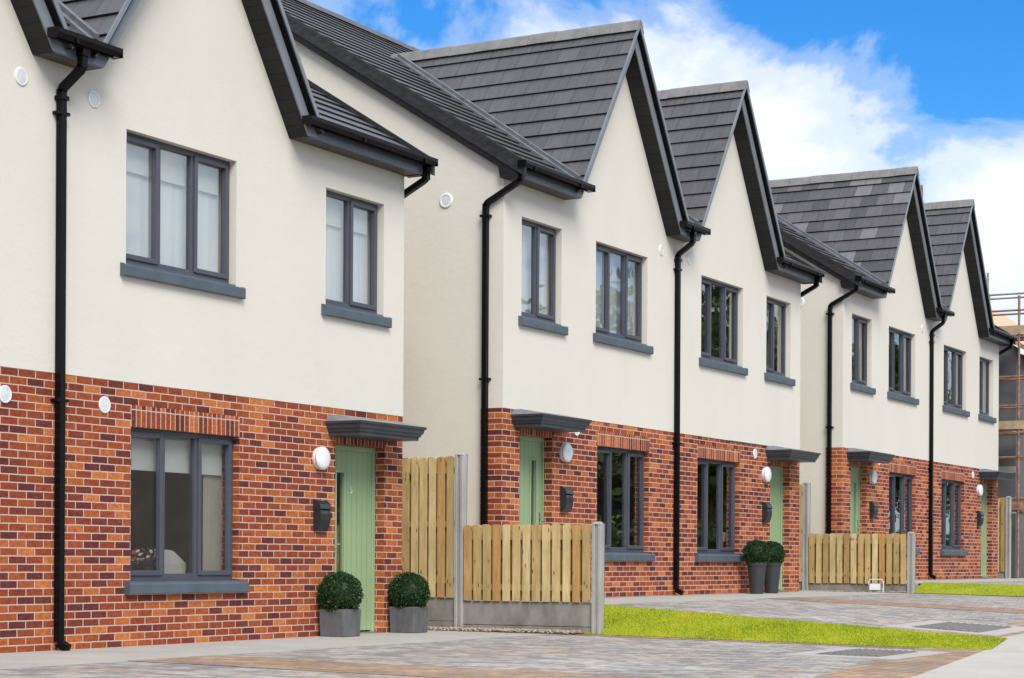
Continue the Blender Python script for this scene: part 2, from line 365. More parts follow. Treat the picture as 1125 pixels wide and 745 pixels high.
def panel(mb, x0, x1, z0, z1, holes, y0, y1):
    """wall slab between y0 (front) and y1 (back) with rectangular holes lined by reveals"""
    xs = sorted({x0, x1, *[h[0] for h in holes], *[h[1] for h in holes]}); zs = sorted({z0, z1, *[h[2] for h in holes], *[h[3] for h in holes]})
    xs = [x for x in xs if x0 <= x <= x1]; zs = [z for z in zs if z0 <= z <= z1]
    for a, c in zip(xs[:-1], xs[1:]):
        for e, g in zip(zs[:-1], zs[1:]):
            mx, mz = (a+c)/2, (e+g)/2
            if any(h[0] < mx < h[1] and h[2] < mz < h[3] for h in holes): continue
            mb.quad([(a, y0, e), (c, y0, e), (c, y0, g), (a, y0, g)]); mb.quad([(c, y1, e), (a, y1, e), (a, y1, g), (c, y1, g)])
    for (a, c, e, g) in holes:
        mb.quad([(a, y0, e), (a, y0, g), (a, y1, g), (a, y1, e)]); mb.quad([(c, y0, g), (c, y0, e), (c, y1, e), (c, y1, g)])
        mb.quad([(a, y0, g), (c, y0, g), (c, y1, g), (a, y1, g)])
        if e > z0: mb.quad([(c, y0, e), (a, y0, e), (a, y1, e), (c, y1, e)])
    mb.quad([(x0, y1, z0), (x0, y0, z0), (x0, y0, z1), (x0, y1, z1)]); mb.quad([(x1, y0, z0), (x1, y1, z0), (x1, y1, z1), (x1, y0, z1)])
    mb.quad([(x0, y0, z1), (x1, y0, z1), (x1, y1, z1), (x0, y1, z1)]); mb.quad([(x1, y0, z0), (x0, y0, z0), (x0, y1, z0), (x1, y1, z0)])

# ------------------------------------------------------------------ windows, doors
def window(root, s, x0, x1, z0, z1, lights, sillz, blind=0, curtain=None, label=None):
    ft = .055; y0, y1 = .085, .155
    fr = MB(); xs = [x0+.002]
    tot = sum(l[0] for l in lights)
    for l in lights: xs.append(xs[-1]+(x1-x0-.004)*l[0]/tot)
    X0, X1 = xs[0], xs[-1]
    fr.box(X0, X0+ft, y0, y1, z0, z1-.002); fr.box(X1-ft, X1, y0, y1, z0, z1-.002)
    fr.box(X0+ft, X1-ft, y0, y1, z0, z0+.075); fr.box(X0+ft, X1-ft, y0, y1, z1-.002-ft, z1-.002)
    for x in xs[1:-1]: fr.box(x-.03, x+.03, y0, y1, z0+.075, z1-.002-ft)
    fo = fr.build('window', 'frame', root, s, bevel=.004)
    if label: fo['label'] = label
    pane = MB()
    for i, l in enumerate(lights):
        a = xs[i]+(ft if i == 0 else .03); c = xs[i+1]-(ft if i == len(lights)-1 else .03); e, g = z0+.075, z1-.002-ft
        if l[1]:
            sb = MB(); q = .018; w_ = .05; ys = y0-.018
            sb.box(a-q, a+w_-q, ys, y1-.03, e-q, g+q); sb.box(c+q-w_, c+q, ys, y1-.03, e-q, g+q)
            sb.box(a+w_-q, c+q-w_, ys, y1-.03, e-q, e-q+w_); sb.box(a+w_-q, c+q-w_, ys, y1-.03, g+q-w_, g+q)
            sb.build('sash', 'frame', fo, s, bevel=.006)
        pane.box(a-.01, c+.01, y0+.03, y0+.034, e-.01, g+.01)
    pane.build('pane', 'glass', fo, s)
    si = MB()
    a, c = x0-.085, x1+.085
    si.prism_x([(-.065, sillz[0]), (-.065, sillz[1]-.018), (-.055, sillz[1]-.008), (-.003, sillz[1]), (-.003, sillz[0])], a, c)
    si.box(x0+.003, x1-.003, -.003, y1, sillz[1]-.04, z0-.001)
    si.build('sill', 'sill', fo, s, bevel=.006)
    if blind:
        bl = MB(); bl.box(x0+.05, x1-.05, .20, .212, z1-blind*(z1-z0), z1-.03); bl.build('blind', 'blind', fo, s)
    if curtain:
        cu = MB(); n = 60; a, c = x0-.1, x1+.1
        if curtain == 'side': a, c = x0-.05, x0+.32
        ph = [(a+(c-a)*k/n, .235+.004*math.sin(k*1.3)+.002*math.sin(k*2.9)) for k in range(n+1)]
        for (xa, ya), (xb, yb) in zip(ph[:-1], ph[1:]): cu.quad([(xa, ya, z0-.12), (xb, yb, z0-.12), (xb, yb, z1+.1), (xa, ya, z1+.1)])
        cu.build('curtain', 'curtain_beige' if curtain == 'side' else 'curtain', fo, s, smooth=True)
    return fo

def text_mesh(txt, size, name, mat, parent, loc, rot):
    cu = bpy.data.curves.new(name, 'FONT'); cu.body = txt; cu.size = size; cu.extrude = .004; cu.align_x = 'CENTER'
    t = bpy.data.objects.new(name+'_t', cu); col.objects.link(t)
    bpy.context.view_layer.update()
    me = bpy.data.meshes.new_from_object(t); bpy.data.objects.remove(t); me.materials.clear(); me.materials.append(M[mat])
    o = bpy.data.objects.new(name, me); col.objects.link(o); o.parent = parent; o.location = loc; o.rotation_euler = rot
    return o

def door(root, s, x0, x1, z1, number=None):
    yf = .13
    dm = MB(); a, c = x0+.06, x1-.055; g0 = a+(c-a)*.635; g1 = a+(c-a)*.80; gz0, gz1 = .62, 1.90; e, g = .045, z1-.062
    panel(dm, a, c, e, g, [(g0, g1, gz0, gz1)], yf+.02, yf+.065)
    d = dm.build('door', 'door', root, s)
    f = MB(); f.box(x0+.002, x0+.058, yf, yf+.09, .03, z1-.002); f.box(x1-.053, x1-.002, yf, yf+.09, .03, z1-.002); f.box(x0+.058, x1-.053, yf, yf+.09, z1-.06, z1-.002)
    f.build('door_frame', 'door_frame', d, s, bevel=.006)
    r = MB(); w_ = .025
    for (p, q, u, v_) in ((g0-w_, g0, gz0-w_, gz1+w_), (g1, g1+w_, gz0-w_, gz1+w_), (g0, g1, gz0-w_, gz0), (g0, g1, gz1, gz1+w_)): r.box(p, q, yf+.008, yf+.02, u, v_)
    r.build('glazing_bead', 'door_frame', d, s, bevel=.004)
    gl = MB(); gl.box(g0, g1, yf+.04, yf+.044, gz0, gz1); gl.build('glass', 'glass', d, s)
    t = MB(); t.box(x0+.002, x1-.002, -.03, yf+.1, 0.004, .03); t.build('threshold', 'chrome', d, s, bevel=.004)
    h = MB(); hx = c-.055; h.box(hx-.016, hx+.016, yf+.008, yf+.02, .95, 1.19); h.tube([(hx, yf+.01, 1.06), (hx, yf-.045, 1.06)], .01); h.tube([(hx, yf-.045, 1.06), (hx-.11, yf-.045, 1.06)], .009)
    h.build('handle', 'chrome', d, s)
    if number: text_mesh(number, .13, 'door_number', 'vent_grey', d, (s*.89, yf+.014, 1.66), (math.pi/2, 0, 0))
    return d

# ------------------------------------------------------------------ house
TG = 1.497; TM = .629; OV = .25; HALF = 1.66; APEX = 8.03; EAVE = 5.545
thM = math.atan(TM); cM, sM = math.cos(thM), math.sin(thM); thG = math.atan(TG); cG, sG = math.cos(thG), math.sin(thG)
ZM0 = 5.89; ZTOP = APEX+.31; RY = 5.5
def zmain(y): return ZM0+TM*y
def house(origin, s, P, label, k, tile='tile', curtains=(None, None), low=(None, 0), upblind=0, number=None, small=None, gable_tile=None):
    root = empty('house', origin); tag(root, label, 'house', 'cream and red brick gabled houses in a row')
    W = P['W']; Hb = P['Hb']; c0 = W-2.0
    uvo = (k*.45*7, k*.15*5)
    # openings
    low_w = (P['ll'], P['lr'], .625, P['lt']); low_win = (P['ll'], P['lr'], .655, P['lt']); dr = (P['dl'], P['dr'], 0.0, P['lt']+.03); upL = (P['gl'], P['gr'], P['gb']-.035, P['gt']); upS = (P['sl'], P['sr'], P['sb']-.035, P['st'])
    bw = MB(); sold = []
    panel(bw, 0, W, 0, Hb, [low_w, dr], 0, .25)
    bw.box(0.0, .20, .25, .33, 0, Hb)          # brick return on the side wall
    brick = bw.build('brick_wall', 'brick', root, s, uvo)
    for (a, c, _, g) in (low_w, dr):
        so = MB(); so.box(a+.001, c-.001, -.0035, .08, g+.0005, g+.215); so.build('soldier_course', 'soldier', brick, s, (uvo[0], .14))
    rw = MB(); panel(rw, 0, W, Hb, EAVE+.10, [upL, upS], -.006, .25)
    rw.prism([(c0-HALF-.05, EAVE+.10), (c0+HALF+.05, EAVE+.10), (c0, APEX+.02)], -.006, .22)
    # side wall (rendered) behind brick return, gable end up to the roof, back wall, party wall
    side = [(.33, 0), (11, 0), (11, zmain(0)-.16), (RY, zmain(RY)-.16), (-.0, zmain(0)-.16), (-.0, Hb), (.33, Hb)]
    sd = [(max(y, .25) if z > Hb-.01 and y < .25 else y, z) for y, z in side]
    rw.prism_x([(.33, 0), (11, 0), (11, 5.6), (RY, zmain(RY)-.17), (.25, zmain(.25)-.17), (.25, Hb), (.33, Hb)], .004, .25)
    rw.prism_x([(-.004, EAVE+.10), (.25, EAVE+.10), (.25, zmain(.25)-.172), (-.004, zmain(-.004)-.172)], .005, .25)
    rw.box(.25, W, 10.75, 11, 0, 5.7)
    wall = rw.build('rendered_wall', 'render', root, s)
    if k == 3:
        bead = MB(); bead.box(-.004, 3.2, -.011, 0.0, Hb-.012, Hb+.004); bead.build('bell_bead', 'fascia', wall, s)
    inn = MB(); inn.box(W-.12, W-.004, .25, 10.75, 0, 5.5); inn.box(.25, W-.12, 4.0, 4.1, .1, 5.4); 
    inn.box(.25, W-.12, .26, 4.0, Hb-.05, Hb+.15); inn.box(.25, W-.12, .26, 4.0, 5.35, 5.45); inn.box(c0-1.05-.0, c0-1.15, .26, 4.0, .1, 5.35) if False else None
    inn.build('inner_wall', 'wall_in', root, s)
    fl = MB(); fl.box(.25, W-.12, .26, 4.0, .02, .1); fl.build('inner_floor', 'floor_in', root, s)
    # windows
    L3 = [(.35, 1), (.31, 0), (.34, 1)]; small = small or [(.5, 0), (.5, 1)]
    window(root, s, *low_win, L3, (.53, .645), blind=low[1], curtain=low[0])
    window(root, s, upL[0], upL[1], P['gb'], P['gt'], L3, (3.665, 3.785), blind=upblind, curtain=curtains[0])
    window(root, s, upS[0], upS[1], P['sb'], P['st'], small, (3.665, 3.785), blind=upblind, curtain=curtains[1])
    door(root, s, dr[0], dr[1], dr[3], number)
    # canopy: stepped moulding
    prof = [(2.300, .00), (2.335, .0), (2.345, .018), (2.372, .024), (2.385, .042), (2.425, .050), (2.437, .068), (2.462, .072)]
    cx0, cx1, cd = .30, 1.555, .42
    cm = MB(); rings = []
    for z, o in prof: rings.append([(cx0-o, 0.0, z), (cx0-o, -cd-o, z), (cx1+o, -cd-o, z), (cx1+o, 0.0, z)])
    cm.loft(rings)
    can = cm.build('canopy', 'canopy', root, s)
    ct = MB(); o = .072; ct.loft([[(cx0-o, 0, 2.462), (cx0-o, -cd-o, 2.462), (cx1+o, -cd-o, 2.462), (cx1+o, 0, 2.462)], [(cx0+.0, 0, 2.535), (cx0+.0, -.12, 2.535), (cx1-.0, -.12, 2.535), (cx1, 0, 2.535)]]); ct.build('canopy_top', 'lead', can, s)
    # vents
    for (x, z, y) in P['vents']:
        vm = MB(); vm.disc(x, z, y, [(.082, 0), (.082, -.010), (.076, -.014), (.066, -.014), (.064, -.010)]); vo = vm.build('vent', 'white', root, s)
        vg = MB(); vg.disc(x, z, y-.0105, [(.064, 0), (.06, -.003), (.01, -.004)], 18); vg.build('grille', 'vent_grey', vo, s)
    sv = MB(); ring = []
    for r_, xx in ((.10, 0), (.10, -.014), (.092, -.02), (.07, -.02), (.068, -.012)): ring.append([(.004+xx, .88+r_*math.cos(2*math.pi*q/20), 5.33+r_*math.sin(2*math.pi*q/20)) for q in range(20)])
    sv.loft(ring); svo = sv.build('vent', 'white', root, s)
    sg = MB(); sg.loft([[(-.0085+xx, .88+r_*math.cos(2*math.pi*q/16), 5.33+r_*math.sin(2*math.pi*q/16)) for q in range(16)] for r_, xx in ((.068, 0), (.055, -.004), (.01, -.005))]); sg.build('grille', 'vent_grey', svo, s)
    # ---- main roof, stepped courses, cut out where the gable roof stands higher
    rf = MB(); G = .3; y_e = -.36; n = int((RY-y_e)/(G*cM))+1; xa, xb = -.075, W
    rr = random.Random(k+11)
    def strip(x0, x1, i):
        s0 = i*G; s1 = min((i+1)*G+.03, (RY-y_e)/cM); j = rr.uniform(-.003, .003)
        ya, yb = y_e+s0*cM, y_e+s1*cM; za, zb = zmain(ya), zmain(yb)
        p = [(x0, ya, za-.0), (x1, ya, za), (x1, ya-.030*sM, za+.030*cM+j), (x0, ya-.030*sM, za+.030*cM+j)]
        q = [(x0, yb, zb+.004), (x1, yb, zb+.004)]
        rf.quad([p[0], p[1], p[2], p[3]], [(x0, s0+.001)]*4)
        rf.quad([p[3], p[2], q[1], q[0]], [(x0, s0+.006), (x1, s0+.006), (x1, s0+G-.006), (x0, s0+G-.006)])
        rf.quad([p[0], p[3], q[0]], [(x0, s0+.1)]*3); rf.quad([p[1], q[1], p[2]], [(x1, s0+.1)]*3)
    for i in range(n):
        za = zmain(y_e+i*G*cM)
        hw = (ZTOP-.02-za)/TG
        if hw > 0.05: strip(xa, c0-hw+.06, i); strip(c0+hw-.06, xb, i)
        else: strip(xa, xb, i)
    zr = zmain(RY); 
    rf.quad([(xa, RY, zr), (xb, RY, zr), (xb, 2*RY+.36, zmain(-.36)), (xa, 2*RY+.36, zmain(-.36))])
    for (a, c) in ((xa, c0-HALF+.05), (c0+HALF-.05, xb)): rf.quad([(a, y_e, zmain(y_e)-.03), (c, y_e, zmain(y_e)-.03), (c, .3, zmain(.3)-.03), (a, .3, zmain(.3)-.03)])
    roof = rf.build('main_roof', tile, root, s)
    rd = MB(); x = xa
    while x < xb-.01:
        x2 = min(x+.45, xb); zz = zr+.035+rr.uniform(-.004, .004)
        rd.prism_x([(RY-.13, zz-.07), (RY-.06, zz+.03), (RY, zz+.055), (RY+.06, zz+.03), (RY+.13, zz-.07)], x+.004, x2); x = x2
    rd.build('ridge_tile', 'tile', roof, s)
    # verge on the outer gable end
    vg = MB(); ztp = lambda y: zmain(y)+.045
    vg.prism_x([(-.37, ztp(-.37)-.16), (-.37, ztp(-.37)+.02), (RY, ztp(RY)+.02), (RY, ztp(RY)-.15)], -.102, -.055)
    vg.prism_x([(-.37, ztp(-.37)-.01), (-.37, ztp(-.37)+.022), (RY, ztp(RY)+.022), (RY, ztp(RY)-.01)], -.106, .01)
    vg.prism_x([(RY, ztp(RY)), (RY, ztp(RY)-.31), (2*RY+.36, zmain(-.36)-.27), (2*RY+.36, zmain(-.36)+.04)], -.098, -.05)
    vb = MB(); vb.prism_x([(-.26, ztp(-.26)-.26), (-.26, ztp(-.26)-.13), (RY, ztp(RY)-.13), (RY, ztp(RY)-.26)], -.088, -.045)
    vb.prism_x([(-.262, EAVE-.004), (-.262, ztp(-.26)-.20), (.02, ztp(.02)-.22), (.02, EAVE+.10), (-.005, EAVE-.004)], -.084, .002)
    vb.build('verge_board', 'verge', roof, s, bevel=.006)
    vg.build('verge', 'verge_cap', roof, s, bevel=.008)
    sl = MB(); sl.prism_x([(-.2, zmain(-.2)-.205), (-.2, zmain(-.2)-.185), (RY, zmain(RY)-.185), (RY, zmain(RY)-.205)], -.05, .003); sl.build('verge_soffit', 'verge', roof, s)
    # eave: soffit, fascia, gutter
    def eave(x0, x1, gx0, gx1):
        e = MB(); e.box(x0, x1, -OV, -.004, EAVE, EAVE+.015); e.build('eave_soffit', 'soffit_eave', root, s)
        f = MB(); f.box(x0, x1, -OV-.02, -OV+.002, EAVE-.006, EAVE+.13); f.build('fascia', 'fascia', root, s, bevel=.004)
        f = MB(); f.box(x0, x1, -OV-.004, -OV+.002, EAVE+.13, EAVE+.24); f.build('fascia_top', 'black', root, s)
        g = MB(); y = -OV-.035; z = EAVE+.105; w_, h_ = .118, .085; t_ = .007
        g.prism_x([(y, z), (y, z+h_), (y-t_, z+h_), (y-t_, z+t_), (y-w_*.8, z+t_), (y-w_, z+h_*.55), (y-w_, z+h_), (y-w_-t_, z+h_), (y-w_-t_-.003, z+h_*.5), (y-w_*.8, z)], gx0, gx1)
        g.box(gx0-.006, gx0, y-w_-.006, y+.002, z-.002, z+h_+.004); g.box(gx1, gx1+.006, y-w_-.006, y+.002, z-.002, z+h_+.004)
        x = gx0+.25
        while x < gx1-.1: g.box(x, x+.03, y-w_-.009, y+.002, z-.002, z+h_+.002); x += 1.3
        return g.build('gutter', 'black', root, s)
    eave(-.002, c0-HALF-.02, -.12, c0-HALF+.14)
    # gable roof, courses step up the slope; each course runs back to the main roof
    gr = MB(); ytile = -.335
    ng = int((ZTOP-5.45)/(G*sG))+1
    for sd_ in (-1, 1):
        for i in range(ng):
            s0, s1 = i*G, (i+1)*G       # measured down from the apex
            zt = ZTOP-s0*sG; zb = ZTOP-s1*sG; xt = c0+sd_*s0*cG; xbm = c0+sd_*s1*cG
            if zt < 5.72: break
            zb2 = max(zb, 5.60); f = (zt-zb2)/(zt-zb); xb2 = xt+(xbm-xt)*f
            nx, nz = sd_*sG, cG
            y_t = max((zt-ZM0)/TM+.12, -.2); y_b = max((zb2-ZM0)/TM+.12, -.25)
            j = rr.uniform(-.003, .003)
            A = (xt+nx*.003, ytile, zt+nz*.003); B = (xt+nx*.003, y_t, zt+nz*.003); C = (xb2+nx*(.030+j), y_b, zb2+nz*(.030+j)); D = (xb2+nx*(.030+j), ytile, zb2+nz*(.030+j))
            C0 = (xb2, y_b, zb2); D0 = (xb2, ytile, zb2)
            V = (30-i)*G
            gr.quad([A, B, C, D], [(ytile, V-.006), (y_t, V-.006), (y_b, V-G+.006), (ytile, V-G+.006)])
            gr.quad([D, C, C0, D0], [(ytile, V-G+.001)]*4)
            gr.quad([A, D, D0], [(ytile, V-.1)]*3)
    for sd_ in (-1, 1):
        gr.quad([(c0, ytile, ZTOP-.02), (c0+sd_*HALF*1.06, ytile, ZTOP-.02-HALF*1.06*TG), (c0+sd_*HALF*1.06, .1, ZTOP-.02-HALF*1.06*TG), (c0, 3.6, ZTOP-.02)])
    grf = gr.build('gable_roof', gable_tile or tile, root, s, (k*.345*3, 0))
    gt = MB(); y = ytile-.03; yend = (ZTOP-ZM0)/TM+.12
    while y < yend:
        y2 = min(y+.46, yend+.1); z = ZTOP+.075+rr.uniform(-.004, .004)
        gt.prism([(c0-.125, z-.17), (c0-.05, z-.02), (c0, z+.012), (c0+.05, z-.02), (c0+.125, z-.17), (c0+.10, z-.17), (c0, z-.05), (c0-.10, z-.17)], y+.005, y2); y = y2
    gt.build('ridge_tile', 'ridge', grf, s, bevel=.006)
    # barge boards, verge strips, sloping soffit
    for sd_ in (-1, 1):
        bb = MB(); vz = .255; hh = HALF+vz/TG
        poly = [(c0, APEX), (c0, APEX+vz), (c0+sd_*(hh-.005), EAVE+.004), (c0+sd_*HALF, EAVE+.004)]
        if sd_ < 0: poly = list(reversed(poly))
        bb.prism(poly, -OV-.022, -OV); bb.build('barge_board', 'barge', root, s, bevel=.004)
        vs_ = MB(); zt = ZTOP-APEX+.055; zl = ZTOP-APEX-.035; zcut = 5.70
        poly = [(c0, APEX+zl), (c0, APEX+zt), (c0+sd_*(APEX+zt-zcut)/TG, zcut), (c0+sd_*(APEX+zl-zcut)/TG, zcut)]
        if sd_ < 0: poly = list(reversed(poly))
        vs_.prism(poly, -OV-.105, -OV-.085); vs_.build('verge_strip', 'barge', root, s, bevel=.004)
        un = MB(); poly = [(c0, APEX+vz-.02), (c0, APEX+zl+.004), (c0+sd_*(APEX+zl+.004-zcut)/TG, zcut), (c0+sd_*(APEX+vz-.02-zcut)/TG, zcut)]
        if sd_ < 0: poly = list(reversed(poly))
        un.prism(poly, -OV-.083, -.03); un.build('verge_underside', 'black', root, s)
        sf = MB(); L_ = HALF/cG
        def pt(d, y, off=0): return (c0+sd_*(d*cG)-sd_*0, y, APEX-d*sG+off)
        for off, rev in ((0, False), (.03, True)):
            q = [pt(0, -OV, off), pt(L_, -OV, off), pt(L_, -.004, off), pt(0, -.004, off)]
            uvq = [(.2, 0), (.2, L_), (.5, L_), (.5, 0)]
            sf.quad(q, uvq)
        sf.build('gable_soffit', 'soffit', root, s)
        # foot of the barge
        ft = MB(); xo = c0+sd_*(HALF+.0)
        ft.box(min(xo, xo+sd_*.10), max(xo, xo+sd_*.10), -OV, -.004, EAVE+.002, EAVE+.12); ft.build('barge_foot', 'soffit', root, s)
        # valley flashing between gable slope and main slope
        vf = MB(); zs = [5.73+(ZTOP-.05-5.73)*q/10 for q in range(11)]
        line = [Vector((c0+sd_*(ZTOP-z)/TG, (z-ZM0)/TM, z)) for z in zs]
        d1 = Vector((sd_*.085, -.0, .038)); d2 = Vector((-sd_*.0, -.09, .075)) 
        vf.bar([p+d1 for p in line], .05, .05); vf.bar([p+Vector((sd_*.045, -.035, .085)) for p in line], .05, .05)
        vf.bar([p+Vector((sd_*.06, -.02, .03)) for p in line], .10, .03)
        vf.build('valley_flashing', 'lead', root, s)
    # valley at the party line: short eave and gutter shared by the pair (built by the left house)
    if s > 0 or P.get('own_valley'):
        x0 = c0+HALF+.02; x1 = W+(W-x0)
        eave(x0, x1, x0-.12, x1+.12)
        dp = MB(); px = W; y = -.052
        dp.bar([(px, y, .10), (px, y, 5.29)], .068); dp.bar([(px, y, 5.27), (px, y-.02, 5.31), (px, -.28, 5.45), (px, -.305, 5.49)], .068); dp.bar([(px, -.305, 5.47), (px, -.305, EAVE+.11)], .068)
        dp.box(px-.05, px+.05, y-.05, y+.05, 5.19, 5.23); dp.box(px-.048, px+.048, -.355, -.255, EAVE+.03, EAVE+.11)
        dp.bar([(px, y, .12), (px, y-.01, .08), (px, y-.11, .035)], .072)
        d_ = dp.build('downpipe', 'black', root, s)
        for z in (2.35, 5.05):
            bk = MB(); bk.box(px-.075, px+.075, y-.04, .0, z, z+.03); bk.build('bracket', 'black', d_, s)
    # outer downpipe on the side wall
    dp = MB(); px, py = -.045, .24
    dp.bar([(px, py, .02), (px, py, 5.22)], .068); dp.bar([(px, py, 5.20), (px, py-.03, 5.24), (px, -.25, 5.47), (px, -.29, 5.50)], .068, up=Vector((1, 0, 0))); dp.bar([(px, -.295, 5.48), (px, -.295, EAVE+.11)], .068)
    dp.box(px-.045, px+.045, -.34, -.25, EAVE+.03, EAVE+.11)
    d_ = dp.build('downpipe', 'black', root, s)
    for z in (2.9, 5.05):
        bk = MB(); bk.box(px-.04, .003, py-.07, py+.07, z, z+.03); bk.build('bracket', 'black', d_, s)
    return root

XB, YB, ZB = 2.2577, -.0944, .3572
XC, YC, ZC = 15.0397, -.1586, .5268
W = 5.3683; WA = 6.01
PA = dict(W=WA, Hb=2.625, dl=.39, dr=1.4235, ll=3.2041, lr=4.9488, lt=2.19, sl=.4414, sr=1.6382, st=5.127, sb=3.805, gl=3.2879, gr=5.0433, gt=5.12, gb=3.805,
          vents=[(5.34, 2.375, 0), (5.52, 5.31, -.006)])
PB = dict(W=W, Hb=2.535, dl=.4719, dr=1.3966, ll=2.7449, lr=4.4775, lt=2.19, sl=.4886, sr=1.6224, st=5.127, sb=3.805, gl=2.6628, gr=4.3735, gt=5.12, gb=3.805,
          vents=[(4.85, 5.30, -.006), (2.1, 2.37, 0)])
hA1 = house((-2*WA, 0, 0), 1, PA, 'house at the left edge, mostly cut off, left of the nearest black downpipe', 0, curtains=('full', 'full'), low=('side', .28))
hA2 = house((0, 0, 0), -1, PA, 'nearest house, with two square grey planters flanking its green door', 1, curtains=('full', 'full'), low=('side', .27), upblind=.27, number='5', small=[(.5, 1), (.5, 0)])
hB1 = house((XB, YB, ZB), 1, PB, 'house with its green door behind the nearer low timber fence and no planters', 2, curtains=('full', 'full'), low=('side', 0))
hB2 = house((XB+2*W, YB, ZB), -1, PB, 'house with two tall dark pots standing between its window and green door', 3)
hC1 = house((XC, YC, ZC), 1, PB, 'house with patchy two-tone gable roof tiles behind the farther low timber fence', 4, gable_tile='tile_patch')
hC2 = house((XC+2*W, YC, ZC), -1, PB, 'farthest finished house, its green door next to the scaffolding', 5)

# ------------------------------------------------------------------ wall lights and letter boxes
hs = [(hA1, 1, (-2*WA, 0, 0), 1.75, 'left edge house'), (hA2, -1, (0, 0, 0), 1.75, 'nearest house'), (hB1, 1, (XB, YB, ZB), 1.72, 'house behind the nearer low fence'),
      (hB2, -1, (XB+2*W, YB, ZB), 1.66, 'house with two tall dark pots'), (hC1, 1, (XC, YC, ZC), 1.66, 'house behind the farther low fence'), (hC2, -1, (XC+2*W, YC, ZC), 1.66, 'house next to the scaffolding')]
for h, s, o, t, who in hs:
    if h is hA1: continue
    x = o[0]+s*t
    L = empty('wall_light', (x, o[1], o[2]+2.03)); tag(L, 'round white bulkhead wall light by the door of the '+who, 'wall light', 'round white lights beside the doors')
    mb = MB(); mb.disc(0, 0, 0, [(.125, 0), (.13, -.02), (.13, -.045)], 28); mb.build('light_base', 'white', L, smooth=False)
    mb = MB(); mb.disc(0, 0, -.045, [(.133, 0), (.132, -.02), (.118, -.038), (.08, -.048), (.02, -.052)], 28); mb.build('diffuser', 'white', L, smooth=True)
    B = empty('letter_box', (x, o[1], o[2]+1.21)); tag(B, 'charcoal curved letter box on the brick of the '+who, 'letter box', 'charcoal letter boxes beside the doors')
    mb = MB(); w_ = .10
    prof = [(0, 0), (-.045, .0), (-.075, .05), (-.095, .12), (-.098, .19), (-.085, .235), (0, .235)]
    mb.prism_x(prof, -w_, w_); mb.build('box_body', 'black_metal', B, bevel=.006)
    mb = MB(); mb.prism_x([(0, .24), (-.088, .24), (-.105, .245), (-.085, .30), (-.045, .34), (0, .345)], -w_-.006, w_+.006); f = mb.build('box_flap', 'black_metal', B, bevel=.006)
    mb = MB(); mb.box(-.03, .03, -.1005, -.094, .19, .215); mb.build('name_plate', 'chrome', B)

# ------------------------------------------------------------------ items inside the nearest house window sill
def flowers(x, y, z, label, seed):
    root = empty('flower_pot', (x, y, z)); tag(root, label, 'flower pot'); r_ = random.Random(seed)
    p = MB(); p.lathe([(.05, 0), (.075, .12), (.08, .12)], 0, 0, 14); p.build('pot', 'pot_dark', root)
    st = MB(); fl = MB(); fr_ = MB()
    for i in range(46):
        a = r_.uniform(0, 6.28); rr_ = r_.uniform(.02, .17); h = r_.uniform(.16, .30); p_ = Vector((rr_*math.cos(a), rr_*math.sin(a), h))
        if i < 16: st.bar([(0, 0, .1), tuple(p_)], .006)
        u = Vector((r_.uniform(-1, 1), r_.uniform(-1, 1), r_.uniform(-1, 1))).normalized()*.032; w_ = u.orthogonal().normalized()*.026
        (fl if i % 3 == 0 else fr_ if i % 3 == 1 else st).quad([p_-u, p_-w_, p_+u, p_+w_], (r_.random(), 0))
    st.build('stems', 'box_leaf', root); fl.build('white_flowers', 'flower_w', root); fr_.build('red_flowers', 'flower_r', root)
sb = MB(); sb.box(-4.95, -3.2, .26, .46, .66, .685); tag(sb.build('window_board', 'white'), 'white inner window board behind the lower window of the nearest house', 'window board')
flowers(-4.62, .36, .685, 'red and white flowers on the window board, left pot', 3); flowers(-4.22, .36, .685, 'smaller red and white flowers on the window board, right pot', 5)
cu = MB(); cu.loft([[(-4.10, .30, .685), (-3.72, .30, .685), (-3.72, .42, .685), (-4.10, .42, .685)], [(-4.14, .33, .83), (-3.66, .33, .83), (-3.66, .45, .83), (-4.14, .45, .83)], [(-4.05, .40, .99), (-3.80, .40, .97), (-3.80, .46, .97), (-4.05, .46, .99)]])
tag(cu.build('cushion', 'cushion', bevel=.02), 'white cushion leaning behind the lower window of the nearest house', 'cushion')

# ------------------------------------------------------------------ ground
def sheet(name, pts, mat, kind='structure', uvo=(0, 0), thick=.12):
    mb = MB(); mb.quad(pts); base = [(x, y, z-thick) for x, y, z in pts]
    for i in range(len(pts)):
        j = (i+1) % len(pts); mb.quad([pts[i], base[i], base[j], pts[j]])
    o = mb.build(name, mat, uvo=uvo); tag(o, kind=kind); return o
def grid(name, fx, x0, x1, y0f, y1f, nx, ny, mat, skirt=.3, swap=False):
    mb = MB()
    def P_(i, j):
        x = x0+(x1-x0)*i/nx; ya, yb = y0f(x), y1f(x); y = ya+(yb-ya)*j/ny; return (x, y, fx(x, y))
    for i in range(nx):
        for j in range(ny): mb.quad([P_(i, j), P_(i+1, j), P_(i+1, j+1), P_(i, j+1)])
    o = mb.build(name, mat, swap=swap); tag(o, kind='structure'); return o
def foot_edge(x): return -7.8+.164*(x+4.2) if x < 1.5 else -6.865-.02*(x-1.5)
def zA(x, y): return 0.0 + min(0, (y+1.7))*.0135
def zB(x, y): return .335 + min(0, (y+1.75))*(.060-.0032*min(12.5, max(0, x-1.5)))
def zCd(x, y): return .505 + min(0, (y+1.75))*.02
g = MB(); g.quad([(-900, -900, -.45), (1500, -900, -.45), (1500, 900, -.45), (-900, 900, -.45)]); tag(g.build('ground', 'ground'), kind='structure')
sheet('concrete_path', [(-16, -1.7, .004), (.62, -1.7, .004), (.62, -.0, .012), (-16, -.0, .012)], 'path')
